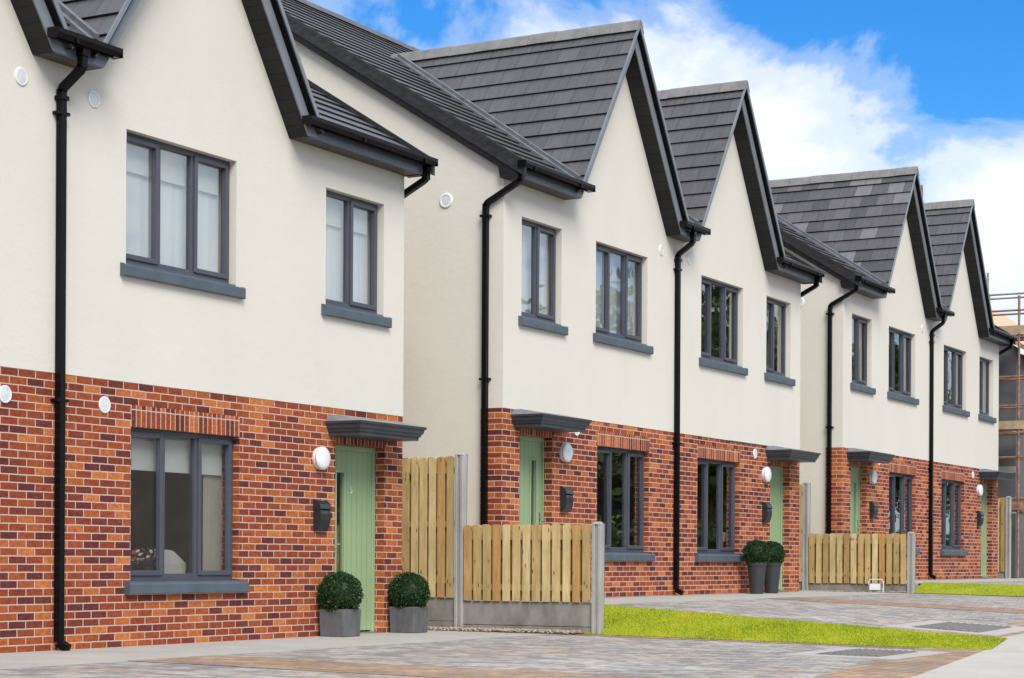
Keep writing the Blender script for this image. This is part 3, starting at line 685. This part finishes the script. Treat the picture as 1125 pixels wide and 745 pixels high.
sheet('side_path', [(0.02, .02, .010), (.86, .02, .010), (.86, 12, .010), (.02, 12, .010)], 'path', thick=.4)
grid('driveway', zA, -16, .86, foot_edge, lambda x: -1.69, 34, 8, 'paving', swap=True)
grid('driveway_border', lambda x, y: zA(x, y)+.004, -6.95, -5.75, foot_edge, lambda x: -1.70, 1, 8, 'paving_brown', swap=True)
grid('driveway_border', lambda x, y: zA(x, y)+.0085, -16, .86, foot_edge, lambda x: foot_edge(x)+.75, 34, 2, 'paving_brown')
grid('driveway_border', lambda x, y: zA(x, y)+.004, .62, .86, lambda x: foot_edge(x)+.75, lambda x: -1.98, 1, 6, 'paving_brown', swap=True)
# plot B
sheet('concrete_path', [(.98, -1.75, .340), (14.05, -1.75, .340), (14.05, YB-.0, .353), (.98, YB-.0, .353)], 'path', thick=.5)
sheet('side_path', [(1.0, YB+.01, .356), (2.25, YB+.01, .356), (2.25, 12, .356), (1.0, 12, .356)], 'path', thick=.6)
grid('driveway', lambda x, y: zB(x, y), 1.5, 14.05, foot_edge, lambda x: -1.74, 26, 8, 'paving', swap=True)
grid('driveway_border', lambda x, y: zB(x, y)+.004, 1.5, 1.74, foot_edge, lambda x: -1.76, 1, 8, 'paving_brown', swap=True)
grid('driveway_border', lambda x, y: zB(x, y)+.004, 7.3, 8.6, foot_edge, lambda x: -1.76, 1, 8, 'paving_brown', swap=True)
grid('driveway_border', lambda x, y: zB(x, y)+.0085, 1.5, 14.05, foot_edge, lambda x: foot_edge(x)+.7, 26, 2, 'paving_brown')
# plot C
sheet('concrete_path', [(14.2, -1.75, .508), (28, -1.75, .508), (28, YC, .522), (14.2, YC, .522)], 'path', thick=.5)
sheet('side_path', [(13.02, YC+.06, .358), (14.1, YC+.06, .358), (14.1, 12, .358), (13.02, 12, .358)], 'path', thick=.6)
sheet('side_path', [(14.12, YC+.01, .524), (15.03, YC+.01, .524), (15.03, 12, .524), (14.12, 12, .524)], 'path', thick=.6)
grid('driveway', zCd, 14.75, 28, foot_edge, lambda x: -1.74, 14, 6, 'paving', swap=True)
sheet('site_ground', [(25.8, YC+.01, .50), (60, YC+.01, .50), (60, 30, .50), (25.8, 30, .50)], 'ground', thick=.9)
# footpath, kerb and road in front
def strip_obj(name, xs, off0, off1, dz0, dz1, mat):
    mb = MB()
    zf = lambda x: zA(x, foot_edge(x)) if x <= .86 else (zB(x, foot_edge(x)) if x >= 1.5 else zA(.86, foot_edge(.86))+(zB(1.5, foot_edge(1.5))-zA(.86, foot_edge(.86)))*(x-.86)/.64)
    for a, c in zip(xs[:-1], xs[1:]):
        q = [(a, foot_edge(a)-off1, zf(a)+dz1), (c, foot_edge(c)-off1, zf(c)+dz1), (c, foot_edge(c)-off0, zf(c)+dz0), (a, foot_edge(a)-off0, zf(a)+dz0)]
        mb.quad(q); mb.quad([(x, y, z-.2) for x, y, z in (q[1], q[0])]+[q[0], q[1]]); mb.quad([q[3], q[2]]+[(x, y, z-.15) for x, y, z in (q[2], q[3])])
    tag(mb.build(name, mat), kind='structure')
xs = [-60+4*i for i in range(41)]; xs = sorted(set(xs+[.86, 1.18, 1.5, 2.5]))
strip_obj('footpath', xs, -.004, 2.0, .012, -.03, 'footpath')
strip_obj('kerb', xs, 2.002, 2.13, -.028, -.03, 'concrete')
strip_obj('road', xs, 2.132, 8.5, -.15, -.12, 'asphalt')

# grass banks
def bank(xa, xb, ya, yb, fa, fb, label, n, seed, bulge=.02):
    mb = MB(); nx, ny = 6, 30
    def z(u, v, x, y): 
        return fa(y)+(fb(y)-fa(y))*u**1.0+bulge*math.sin(math.pi*u)
    def pt(i, j):
        u, v = i/nx, j/ny; y = ya+(yb-ya)*v; x0, x1 = xa(y), xb(y); x = x0+(x1-x0)*u; return (x, y, z(u, v, x, y))
    for i in range(nx):
        for j in range(ny): mb.quad([pt(i, j), pt(i, j+1), pt(i+1, j+1), pt(i+1, j)])
    tag(mb.build('grass_bank', 'turf'), kind='structure')
    r_ = random.Random(seed); gb = MB()
    for _ in range(n):
        u, v = r_.triangular(-.06, 1.06, r_.random()) if r_.random() < .3 else r_.uniform(-.02, 1.03), r_.random(); y = ya+(yb-ya)*v; x0, x1 = xa(y), xb(y); x = x0+(x1-x0)*u
        p = Vector((x, y, z(min(1, max(0, u)), v, x, y)-.004)); h = r_.uniform(.008, .022)*(.75+.5*(.5+.5*math.sin(y*5.1+x*9)*math.sin(y*1.7+2)))*(1.3 if r_.random() < .08 else 1); a = r_.uniform(0, 6.28); w_ = r_.uniform(.0025, .0055)
        d = Vector((math.cos(a), math.sin(a), 0))*w_; tip = p+Vector((r_.uniform(-.5, .5)*h, r_.uniform(-.5, .5)*h, h)); mid = p+(tip-p)*.5+Vector((0, 0, h*.15))
        q = (r_.random(), 0)
        gb.quad([p-d, p+d, mid+d*.7, mid-d*.7], q); gb.quad([mid-d*.7, mid+d*.7, tip], q)
    tag(gb.build('grass', 'grass'), label, 'grass', kind='stuff')
bank(lambda y: .86, lambda y: 1.50, -7.02, -1.80, lambda y: zA(0, y)+.01, lambda y: zB(1.5, y)+.02, 'bright green turf bank between the two nearer driveways', 60000, 21)
bank(lambda y: 14.1, lambda y: 14.75, -7.0, -1.86, lambda y: zB(14, y)+.01, lambda y: zCd(14.75, y)+.02, 'bright green turf strip beyond the farther low timber fence', 26000, 22)

# ------------------------------------------------------------------ fences
def fence(x, yt, zb, low_len, low_top, low_bot, tall_top, tall_bot, label, seed, tall_len=6.5, low=True, face=-1):
    root = empty('timber_fence', (x, yt, zb)); tag(root, label, 'fence', 'timber board fences between the plots'); r_ = random.Random(seed)
    def post(y, h, name='post'):
        mb = MB(); mb.box(-.055, .055, y-.06, y-.018, -.3, h); mb.box(-.04, .04, y-.018, y+.018, -.3, h-.003); mb.box(-.055, .055, y+.018, y+.06, -.3, h)
        mb.loft([[(-.055, y-.06, h), (.055, y-.06, h), (.055, y+.06, h), (-.055, y+.06, h)], [(-.03, y-.04, h+.03), (.03, y-.04, h+.03), (.03, y+.04, h+.03), (-.03, y+.04, h+.03)]])
        mb.build('post', 'concrete', root, bevel=.008)
    def boards(y0, y1, z0, z1):
        mb = MB(); n = max(1, round((y1-y0)/.135)); p = (y1-y0)/n
        for side, shift in ((-1, 0), (1, .5)):
            for i in range(n if side < 0 else n-1):
                yc = y0+p*(i+.5+shift); w_ = (.051 if side < 0 else .060)+r_.uniform(-.003, .003); dz = r_.uniform(-.008, .008); xo = side*.032+r_.uniform(-.003, .003); xi = xo+side*.018; tl = r_.uniform(-.004, .004)
                prof = [(yc-w_, z0+dz*.5), (yc+w_, z0+dz*.5), (yc+w_+tl, z1+dz-.02), (yc+w_*.7+tl, z1+dz-.005), (yc+tl, z1+dz), (yc-w_*.7+tl, z1+dz-.005), (yc-w_+tl, z1+dz-.02)]
                U = (i*2+(0 if side < 0 else 1)+seed*40)*.133
                a, c = min(xo, xi), max(xo, xi)
                for xx in (a, c): mb.quad([(xx, yy, zz) for yy, zz in prof], [(U+.066+(yy-yc), zz+i*.37) for yy, zz in prof])
                for q in range(len(prof)):
                    e, g_ = prof[q], prof[(q+1) % len(prof)]
                    mb.quad([(a, e[0], e[1]), (c, e[0], e[1]), (c, g_[0], g_[1]), (a, g_[0], g_[1])], [(U+.06, e[1]+i*.37), (U+.07, e[1]+i*.37), (U+.07, g_[1]+i*.37), (U+.06, g_[1]+i*.37)])
        o = mb.build('board_panel', 'wood', root)
        rl = MB()
        for f in ((.14, .80) if z1-z0 < 1.3 else (.1, .5, .88)): z = z0+(z1-z0)*f; rl.box(-.03, .03, y0, y1, z, z+.075)
        rl.build('rail', 'rail', o)
    def gboard(y0, y1, z0, z1):
        mb = MB(); mb.box(-.022, .022, y0, y1, z0, z1); mb.build('gravel_board', 'gravel_board', root, bevel=.006)
    post(0, tall_top)
    y = 0
    while y < tall_len:
        y2 = y+1.83; boards(y+.06, y2-.06, tall_bot, tall_top-.02); gboard(y+.05, y2-.05, tall_bot-.30, tall_bot-.004); gboard(y+.05, y2-.05, tall_bot-.62, tall_bot-.304); post(y2, tall_top); y = y2
    if low:
        boards(-low_len+.06, -.065, low_bot, low_top); gboard(-low_len+.05, -.05, low_bot-.30, low_bot-.004); gboard(-low_len+.05, -.05, low_bot-.6, low_bot-.306); post(-low_len, low_top+.0)
    return root
fence(.92, -.27, 0, 1.93, 1.325, .385, 2.20, .42, 'nearer timber fence, low pale boards over a dark concrete base, beside the square planters', 1)
fence(14.1, .20, .358, 2.02, 1.055, .14, 1.99, .16, 'farther timber fence, low pale boards with a small floodlight at its foot', 2)
fence(26.55, -.20, .52, 0, 0, 0, 1.95, .16, 'tall timber fence panel beside the farthest green door, before the scaffolding', 3, low=False)

# gravel at the foot of the nearer fence
gv = MB(); r_ = random.Random(4)
def stone(mb, c, s_):
    vs = [Vector(v)*s_*r_.uniform(.7, 1.2) for v in ((1, 0, 0), (-1, 0, 0), (0, 1, 0), (0, -1, 0), (0, 0, .7), (0, 0, -.7))]; q = (r_.random(), 0)
    for f in ((0, 2, 4), (2, 1, 4), (1, 3, 4), (3, 0, 4), (2, 0, 5), (1, 2, 5), (3, 1, 5), (0, 3, 5)): mb.quad([c+vs[k] for k in f], q)
for _ in range(2600):
    y = r_.uniform(-2.05, .9); x = .875-abs(r_.gauss(0, .17))-.0; stone(gv, Vector((x, y, .022+r_.uniform(0, .02)-max(0, -1.7-y)*.02)), r_.uniform(.008, .024))
for _ in range(500):
    y = r_.uniform(-1.8, .1); x = r_.uniform(13.8, 14.06); stone(gv, Vector((x, y, .352+r_.uniform(0, .012))), r_.uniform(.008, .022))
tag(gv.build('gravel', 'gravel'), 'loose brown and grey gravel along the foot of the fences', 'gravel', kind='stuff')

# floodlight
fl = empty('floodlight', (13.93, -1.22, .352)); tag(fl, 'small silver floodlight on the ground against the farther low timber fence', 'floodlight')
mb = MB(); mb.loft([[(-.05, -.13, .02), (-.05, .13, .02), (.03, .10, .05), (.03, -.10, .05)], [(-.06, -.12, .16), (-.06, .12, .16), (.02, .08, .15), (.02, -.08, .15)]]); mb.build('lamp_housing', 'steel', fl, bevel=.008)
mb = MB(); mb.quad([(-.056, -.105, .035), (-.056, .105, .035), (-.064, .10, .148), (-.064, -.10, .148)]); mb.build('lamp_glass', 'lamp_face', fl)
mb = MB(); mb.tube([(0, -.135, .06), (0, -.14, .18), (0, -.11, .225), (0, .11, .225), (0, .14, .18), (0, .135, .06)], .009, 8); mb.tube([(0, -.135, .0), (0, -.135, .07)], .012, 6); mb.tube([(0, .135, .0), (0, .135, .07)], .012, 6); mb.build('handle', 'white', fl)

# inspection covers
def cover(x0, x1, y0, y1, zf, label):
    root = empty('drain_cover', ((x0+x1)/2, (y0+y1)/2, zf((x0+x1)/2, (y0+y1)/2))); tag(root, label, 'drain cover', 'inspection covers in the driveways')
    rel = lambda x, y, dz: (x-root.location.x, y-root.location.y, zf(x, y)+dz-root.location.z)
    def slab(a, c, e, g_, d0, d1, name, mat):
        mb = MB(); lo = [rel(a, e, d0), rel(c, e, d0), rel(c, g_, d0), rel(a, g_, d0)]; hi = [rel(a, e, d1), rel(c, e, d1), rel(c, g_, d1), rel(a, g_, d1)]; mb.loft([lo, hi]); return mb.build(name, mat, root)
    slab(x0, x1, y0, y1, -.05, .012, 'surround', 'drain'); b_ = .27
    slab(x0+b_, x1-b_, y0+b_, y1-b_, .0, .018, 'cover_plate', 'drain_iron')
    mb = MB(); n = 9
    for i in range(n):
        f = (i+.5)/n; y = y0+b_+(y1-y0-2*b_)*f; mb.loft([[rel(x0+b_+.03, y-.012, .017), rel(x1-b_-.03, y-.012, .017), rel(x1-b_-.03, y+.012, .017), rel(x0+b_+.03, y+.012, .017)], [rel(x0+b_+.03, y-.009, .026), rel(x1-b_-.03, y-.009, .026), rel(x1-b_-.03, y+.009, .026), rel(x0+b_+.03, y+.009, .026)]])
    mb.build('cover_ribs', 'drain_iron', root)
cover(-1.75, .05, -6.82, -5.62, zA, 'rectangular inspection cover in pale surround in the nearer driveway')
cover(2.0, 4.0, -6.75, -5.40, zB, 'rectangular inspection cover in pale surround beyond the turf bank')

# ------------------------------------------------------------------ planters
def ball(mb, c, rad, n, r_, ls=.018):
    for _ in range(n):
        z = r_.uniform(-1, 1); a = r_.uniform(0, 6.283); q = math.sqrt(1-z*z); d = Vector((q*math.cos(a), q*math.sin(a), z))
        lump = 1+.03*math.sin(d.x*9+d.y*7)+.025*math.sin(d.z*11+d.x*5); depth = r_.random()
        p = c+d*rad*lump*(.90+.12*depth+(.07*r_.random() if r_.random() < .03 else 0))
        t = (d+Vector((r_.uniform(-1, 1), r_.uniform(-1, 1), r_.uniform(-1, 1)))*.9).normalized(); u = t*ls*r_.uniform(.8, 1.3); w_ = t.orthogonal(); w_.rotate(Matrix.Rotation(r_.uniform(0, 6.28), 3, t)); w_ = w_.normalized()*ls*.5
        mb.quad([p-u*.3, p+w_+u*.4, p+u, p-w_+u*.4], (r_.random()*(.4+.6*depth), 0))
def core(mb, c, rad):
    n = 20; mb.loft([[(c.x+rad*math.sin(math.pi*k/10)*math.cos(2*math.pi*i/n), c.y+rad*math.sin(math.pi*k/10)*math.sin(2*math.pi*i/n), c.z-rad*math.cos(math.pi*k/10)) for i in range(n)] for k in range(1, 10)])
def topiary(loc, kind, label, group, rad, seed, rz=0):
    root = empty('potted_shrub', loc, rz); tag(root, label, 'potted plant', group); r_ = random.Random(seed)
    if kind == 'square':
        mb = MB(); a, c, h = .163, .172, .31
        mb.loft([[(-a, -a, 0), (a, -a, 0), (a, a, 0), (-a, a, 0)], [(-c, -c, h), (c, -c, h), (c, c, h), (-c, c, h)]]); mb.build('planter', 'planter', root, bevel=.008); top = h
        mb = MB(); mb.box(-c+.02, c-.02, -c+.02, c-.02, h, h+.006); mb.build('soil', 'soil', root); zc = top+rad*.70
    else:
        mb = MB(); mb.lathe([(.105, 0), (.11, .02), (.155, .47), (.165, .475), (.17, .53), (.158, .53), (.15, .50)], 0, 0, 28); mb.build('pot', 'pot_dark', root)
        mb = MB(); mb.lathe([(.149, .495), (.01, .50)], 0, 0, 20); mb.build('soil', 'soil', root); zc = .50+rad*.80
    mb = MB(); mb.tube([(0, 0, zc-rad-.02), (0, 0, zc)], .018, 8); mb.build('stem', 'bark', root)
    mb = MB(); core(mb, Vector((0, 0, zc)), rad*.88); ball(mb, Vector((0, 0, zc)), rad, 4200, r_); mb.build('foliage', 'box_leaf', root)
GQ = 'clipped ball shrubs in square grey planters'; GP = 'clipped ball shrubs in tall dark pots'
topiary((-1.64, -.23, .012), 'square', 'clipped ball shrub in square grey planter left of the nearest green door', GQ, .245, 1)
topiary((-.18, -.22, .012), 'square', 'clipped ball shrub in square grey planter against the tall timber fence', GQ, .24, 2)
topiary((10.22, -.42, .345), 'round', 'clipped ball shrub in tall dark pot, front left by the window', GP, .222, 3)
topiary((10.98, -.38, .345), 'round', 'clipped ball shrub in tall dark pot, half hidden behind its twin, against the green door', GP, .215, 4)

# ------------------------------------------------------------------ unfinished building and scaffolding at the right edge
XD, YD, ZD = 27.75, -.05, .5
ub = empty('unfinished_house', (XD, YD, ZD)); tag(ub, 'unfinished grey blockwork house behind scaffolding at the right edge', 'building')
mb = MB(); mb.prism_x([(0, 0), (11, 0), (11, 5.6), (RY, zmain(RY)-.15), (0, 5.72)], 0, .25); panel(mb, .25, 10, 0, 5.6, [(1, 2, 0, 2.2), (3, 4.7, .7, 2.2), (1, 2.1, 3.8, 5.1), (3, 4.7, 3.8, 5.1)], 0, .25)
wl = mb.build('block_wall', 'block', ub)
mb = MB(); mb.prism_x([(-.35, zmain(-.35)-.12), (RY, zmain(RY)-.12), (2*RY+.35, zmain(-.35)-.12), (2*RY+.35, zmain(-.35)), (RY, zmain(RY)), (-.35, zmain(-.35))], -.12, 10); mb.build('roof_boarding', 'deck', ub)
mb = MB(); mb.box(-.03, -.002, -.0, 4, 2.62, 2.78); mb.box(-.03, -.002, .3, 2.2, 4.95, 5.0); mb.build('floor_band', 'concrete', wl)
sc = empty('scaffolding', (XD, YD, ZD)); tag(sc, 'rusty tube scaffolding with plank decks at the right edge', 'scaffolding')
ys = [-.34, 1.6, 3.5, 5.4, 7.2]
for xx in (-1.02, -.32):
    for y in ys:
        mb = MB(); mb.tube([(xx, y, -.02), (xx, y, 6.85 if y < 1 else 6.4)], .030, 8); mb.build('standard', 'rust', sc)
for z in (1.95, 2.95, 3.55, 4.2, 4.9, 5.85, 6.5, 6.9):
    for xx in (-1.02, -.32):
        mb = MB(); mb.tube([(xx, -.5, z), (xx, 7.6, z)], .024, 8); mb.build('ledger', 'rust' if z not in (6.9,) else 'steel', sc)
for z in (1.55, 3.5, 5.8):
    for y in ys:
        mb = MB(); mb.tube([(-1.3, y+.05, z+.05), (-.1, y+.05, z+.05)], .024, 8); mb.build('transom', 'steel', sc)
    mb = MB()
    for q in range(4): mb.box(-.98+q*.15, -.84+q*.15, -.5+.05*q, 7.5, z+.08, z+.125)
    mb.build('plank_deck', 'plank', sc)
    mb = MB(); mb.box(-1.055, -1.02, -.5, 7.5, z+.13, z+.33); mb.build('toe_board', 'plank' if z > 3 else 'rust', sc)
for y, h, mt in ((.43, 7.45, 'steel'), (2.1, 9.73, 'rust')):            # two taller uprights that show above the finished gables
    mb = MB(); mb.tube([(-1.02, y, -.02), (-1.02, y, h)], .030, 8); mb.box(-1.07, -.97, y-.05, y+.05, h-.62, h-.52); mb.build('standard', mt, sc)

# ------------------------------------------------------------------ trees over the road (seen mirrored in the window panes)
def make_tree(seed, H):
    root = empty('tree', (0, 0, -.3)); r_ = random.Random(seed)
    tk = MB(); tk.tube([(0, 0, 0), (.05, .03, H*.25), (-.03, .06, H*.5), (.02, 0, H*.8)], .2, 10, .05)
    for i in range(7):
        a = r_.uniform(0, 6.28); z = H*r_.uniform(.3, .6); L_ = H*r_.uniform(.2, .32); tk.tube([(0, 0, z), (math.cos(a)*L_*.6, math.sin(a)*L_*.6, z+L_*.5), (math.cos(a)*L_, math.sin(a)*L_, z+L_*.9)], .07, 6, .02)
    tk.build('trunk', 'bark', root)
    cr = MB()
    for _ in range(46):
        while True:
            d = Vector((r_.uniform(-1, 1), r_.uniform(-1, 1), r_.uniform(-1, 1)))
            if d.length < 1: break
        cc = Vector((d.x*H*.36, d.y*H*.36, H*.63+d.z*H*.36)); cr_ = H*r_.uniform(.05, .11); tone = r_.random()
        for _ in range(75):
            p = cc+Vector((r_.gauss(0, 1), r_.gauss(0, 1), r_.gauss(0, .8)))*cr_*.7; u = Vector((r_.uniform(-1, 1), r_.uniform(-1, 1), r_.uniform(-1, 1))).normalized(); w_ = u.orthogonal().normalized()*.10
            u = u*.17; cr.quad([p-u, p+w_, p+u, p-w_], (min(1, max(0, tone*.6+r_.random()*.4)), 0))
    cr.build('crown', 'tree_leaf', root)
    return root
tp = [make_tree(1, 9.5), make_tree(2, 8.2)]
hg = MB(); r_ = random.Random(9)  # unseen hedge, added to fill the bright gap under the mirrored trees
for _ in range(22000):
    p = Vector((r_.uniform(20, 120), -16.6+r_.uniform(-.7, .7), r_.uniform(-.4, 2.2)+.25*math.sin(_*.7))); u = Vector((r_.uniform(-1, 1), r_.uniform(-1, 1), r_.uniform(-1, 1))).normalized(); w_ = u.orthogonal().normalized()*.09; u = u*.15
    hg.quad([p-u, p+w_, p+u, p-w_], (r_.random(), 0))
hg.box(20, 120, -17.0, -16.2, -.45, 1.9, (.1, 0))
tag(hg.build('hedge', 'tree_leaf'), 'unseen long clipped green hedge added across the road to fill the pane reflections', 'hedge')
spots = [(48, -20, 0, 1.35), (53.5, -21, 1, 1.5), (41, -22.5, 1, .6), (59, -20, 0, 1.3), (65, -21, 1, 1.5), (71, -20, 0, 1.35), (78, -21, 1, 1.5), (86, -20, 0, 1.3)]
for i, (x, y, q, sc_) in enumerate(spots):
    o = tp[i] if i < 2 else copy_tree(tp[q])
    if i == 0: o = tp[0]
    o.location = (x, y, -.3); o.rotation_euler.z = i*1.7; o.scale = (sc_,)*3
    tag(o, 'leafy green tree standing across the road opposite the houses', 'tree', 'trees across the road')

# unseen houses added over the road to darken the reflections in the panes
for i, (x0, x1) in enumerate(((36, 50), (53, 67), (70, 84), (87, 101))):
    root = empty('house', ((x0+x1)/2, -28, -.4)); tag(root, 'unseen plain brown house added across the road behind the trees for its reflection', 'house', 'unseen houses added across the road'); hw = (x1-x0)/2
    mb = MB(); panel(mb, -hw, hw, 0, 5.6, [(q*3.2-hw+1.6, q*3.2-hw+3.0, z, z+1.4) for q in range(4) for z in (.9, 3.7)], 0, -.3); mb.box(-hw, hw, -8, -.31, 0, 5.6); mb.build('wall', 'taupe', root)
    mb = MB(); mb.prism_x([(.4, 5.5), (-4, 8.6), (-8.4, 5.5), (-8.4, 5.65), (-4, 8.8), (.4, 5.65)], -hw-.2, hw+.2); mb.build('roof', 'tile', root)
    for q in range(4):
        for z in (.9, 3.7):
            xw = q*3.2-hw+1.6; mb = MB(); mb.box(xw, xw+1.4, -.2, -.15, z, z+1.4); mb.build('window', 'frame', root)

# ------------------------------------------------------------------ sky, sun
w = bpy.data.worlds.new('World'); scene.world = w; w.use_nodes = True; nt = w.node_tree
bg = nt.nodes['Background']; sky = nt.nodes.new('ShaderNodeTexSky'); sky.sky_type = 'NISHITA'; sky.sun_disc = False
sun_az_dir = Vector((-.66, -.75)).normalized()          # towards the sun, on the ground plane
EL = 44
sky.sun_elevation = R(EL); sky.sun_rotation = math.atan2(sun_az_dir.x, sun_az_dir.y); sky.air_density = 1.0; sky.dust_density = .3; sky.ozone_density = 2.5
tc = nt.nodes.new('ShaderNodeTexCoord'); D_ = tc.outputs['Generated']
hsv = N(nt, 'ShaderNodeHueSaturation', Saturation=1.35, Value=1.0); nt.links.new(sky.outputs[0], hsv.inputs['Color'])
tint = mixc(nt, 1.0, hsv.outputs[0], (.40, .72, .94), 'MULTIPLY')
# clouds: fractal noise on the direction, thinned in a few clear patches
def blob(px, py, rad, amp):
    a = R(28.2326); f = 2140.47; X = (px-614)/f; Yv = (617-py)/f
    d = Vector((math.cos(a)+X*math.sin(a), math.sin(a)-X*math.cos(a), Yv)).normalized()
    n = N(nt, 'ShaderNodeVectorMath', operation='DISTANCE'); nt.links.new(nrm.outputs[0], n.inputs[0]); n.inputs[1].default_value = d
    mr = N(nt, 'ShaderNodeMapRange', interpolation_type='SMOOTHSTEP'); nt.links.new(n.outputs['Value'], mr.inputs['Value']); mr.inputs['From Min'].default_value = 0; mr.inputs['From Max'].default_value = rad; mr.inputs['To Min'].default_value = amp; mr.inputs['To Max'].default_value = 0
    return mr.outputs[0]
nrm = N(nt, 'ShaderNodeVectorMath', operation='NORMALIZE'); nt.links.new(D_, nrm.inputs[0])
mp = mapping(nt, nrm.outputs[0], (1, 1, 1.5), (.3, .1, .7))
n1 = N(nt, 'ShaderNodeTexNoise', Scale=9.0, Detail=12.0, Roughness=.62, Distortion=.35); nt.links.new(mp, n1.inputs['Vector'])
tot = n1.outputs['Fac']
for bl in ((990, 20, .11, -.42), (840, -5, .05, -.22), (1115, 60, .06, -.36), (520, 8, .055, -.26), (380, 15, .06, -.12), (640, -10, .04, -.15), (800, 115, .07, .19), (910, 150, .075, .20), (1095, 185, .055, .20), (700, 60, .035, .10)):
    ad = N(nt, 'ShaderNodeMath', operation='ADD'); nt.links.new(tot, ad.inputs[0]); nt.links.new(blob(*bl), ad.inputs[1]); tot = ad.outputs[0]
mask = ramp(nt, tot, [(.27, (0, 0, 0)), (.38, (.28, .28, .28)), (.50, (.74, .74, .74)), (.66, (1, 1, 1))], 'EASE')
n2 = N(nt, 'ShaderNodeTexNoise', Scale=11.0, Detail=8.0, Roughness=.6); nt.links.new(mapping(nt, nrm.outputs[0], (1, 1, 1.6), (2.3, .4, 0)), n2.inputs['Vector'])
cl = ramp(nt, n2.outputs['Fac'], [(.30, (4.7, 5.2, 6.0)), (.46, (5.7, 5.95, 6.3)), (.62, (6.0, 6.12, 6.3))])
fin = mixc(nt, mask.outputs['Color'], tint, cl.outputs['Color'])
nt.links.new(fin, bg.inputs['Color']); bg.inputs['Strength'].default_value = .092
sl = bpy.data.lights.new('sun', 'SUN'); sl.energy = 1.95; sl.angle = R(30); sl.color = (1, .955, .88)
so_ = bpy.data.objects.new('sun', sl); col.objects.link(so_)
d = Vector((sun_az_dir.x*math.cos(R(EL)), sun_az_dir.y*math.cos(R(EL)), math.sin(R(EL)))); so_.rotation_euler = d.to_track_quat('Z', 'Y').to_euler(); so_.location = d*60

# ------------------------------------------------------------------ camera
cam = bpy.data.cameras.new('camera'); co = bpy.data.objects.new('camera', cam); col.objects.link(co); scene.camera = co
A_ = R(28.2326); q = R(.2905)
fwd = Vector((math.cos(A_), math.sin(A_), 0)); rt = Vector((math.sin(A_), -math.cos(A_), 0)); up = Vector((0, 0, 1))
rt2 = rt*math.cos(q)+up*math.sin(q); up2 = up*math.cos(q)-rt*math.sin(q)
co.matrix_world = Matrix(((rt2.x, up2.x, -fwd.x, -19.9447), (rt2.y, up2.y, -fwd.y, -12.8664), (rt2.z, up2.z, -fwd.z, .8736), (0, 0, 0, 1)))
cam.sensor_width = 36; cam.sensor_fit = 'HORIZONTAL'; cam.lens = 2140.47/1125*36; cam.shift_x = (562.5-613.6)/1125; cam.shift_y = (616.95-372.5)/1125
cam.clip_start = .1; cam.clip_end = 4000
scene.view_settings.view_transform = 'Standard'; scene.view_settings.look = 'None'; scene.view_settings.exposure = .95; scene.view_settings.gamma = 1
scene.render.engine = 'CYCLES'; scene.cycles.max_bounces = 8; scene.cycles.transparent_max_bounces = 16
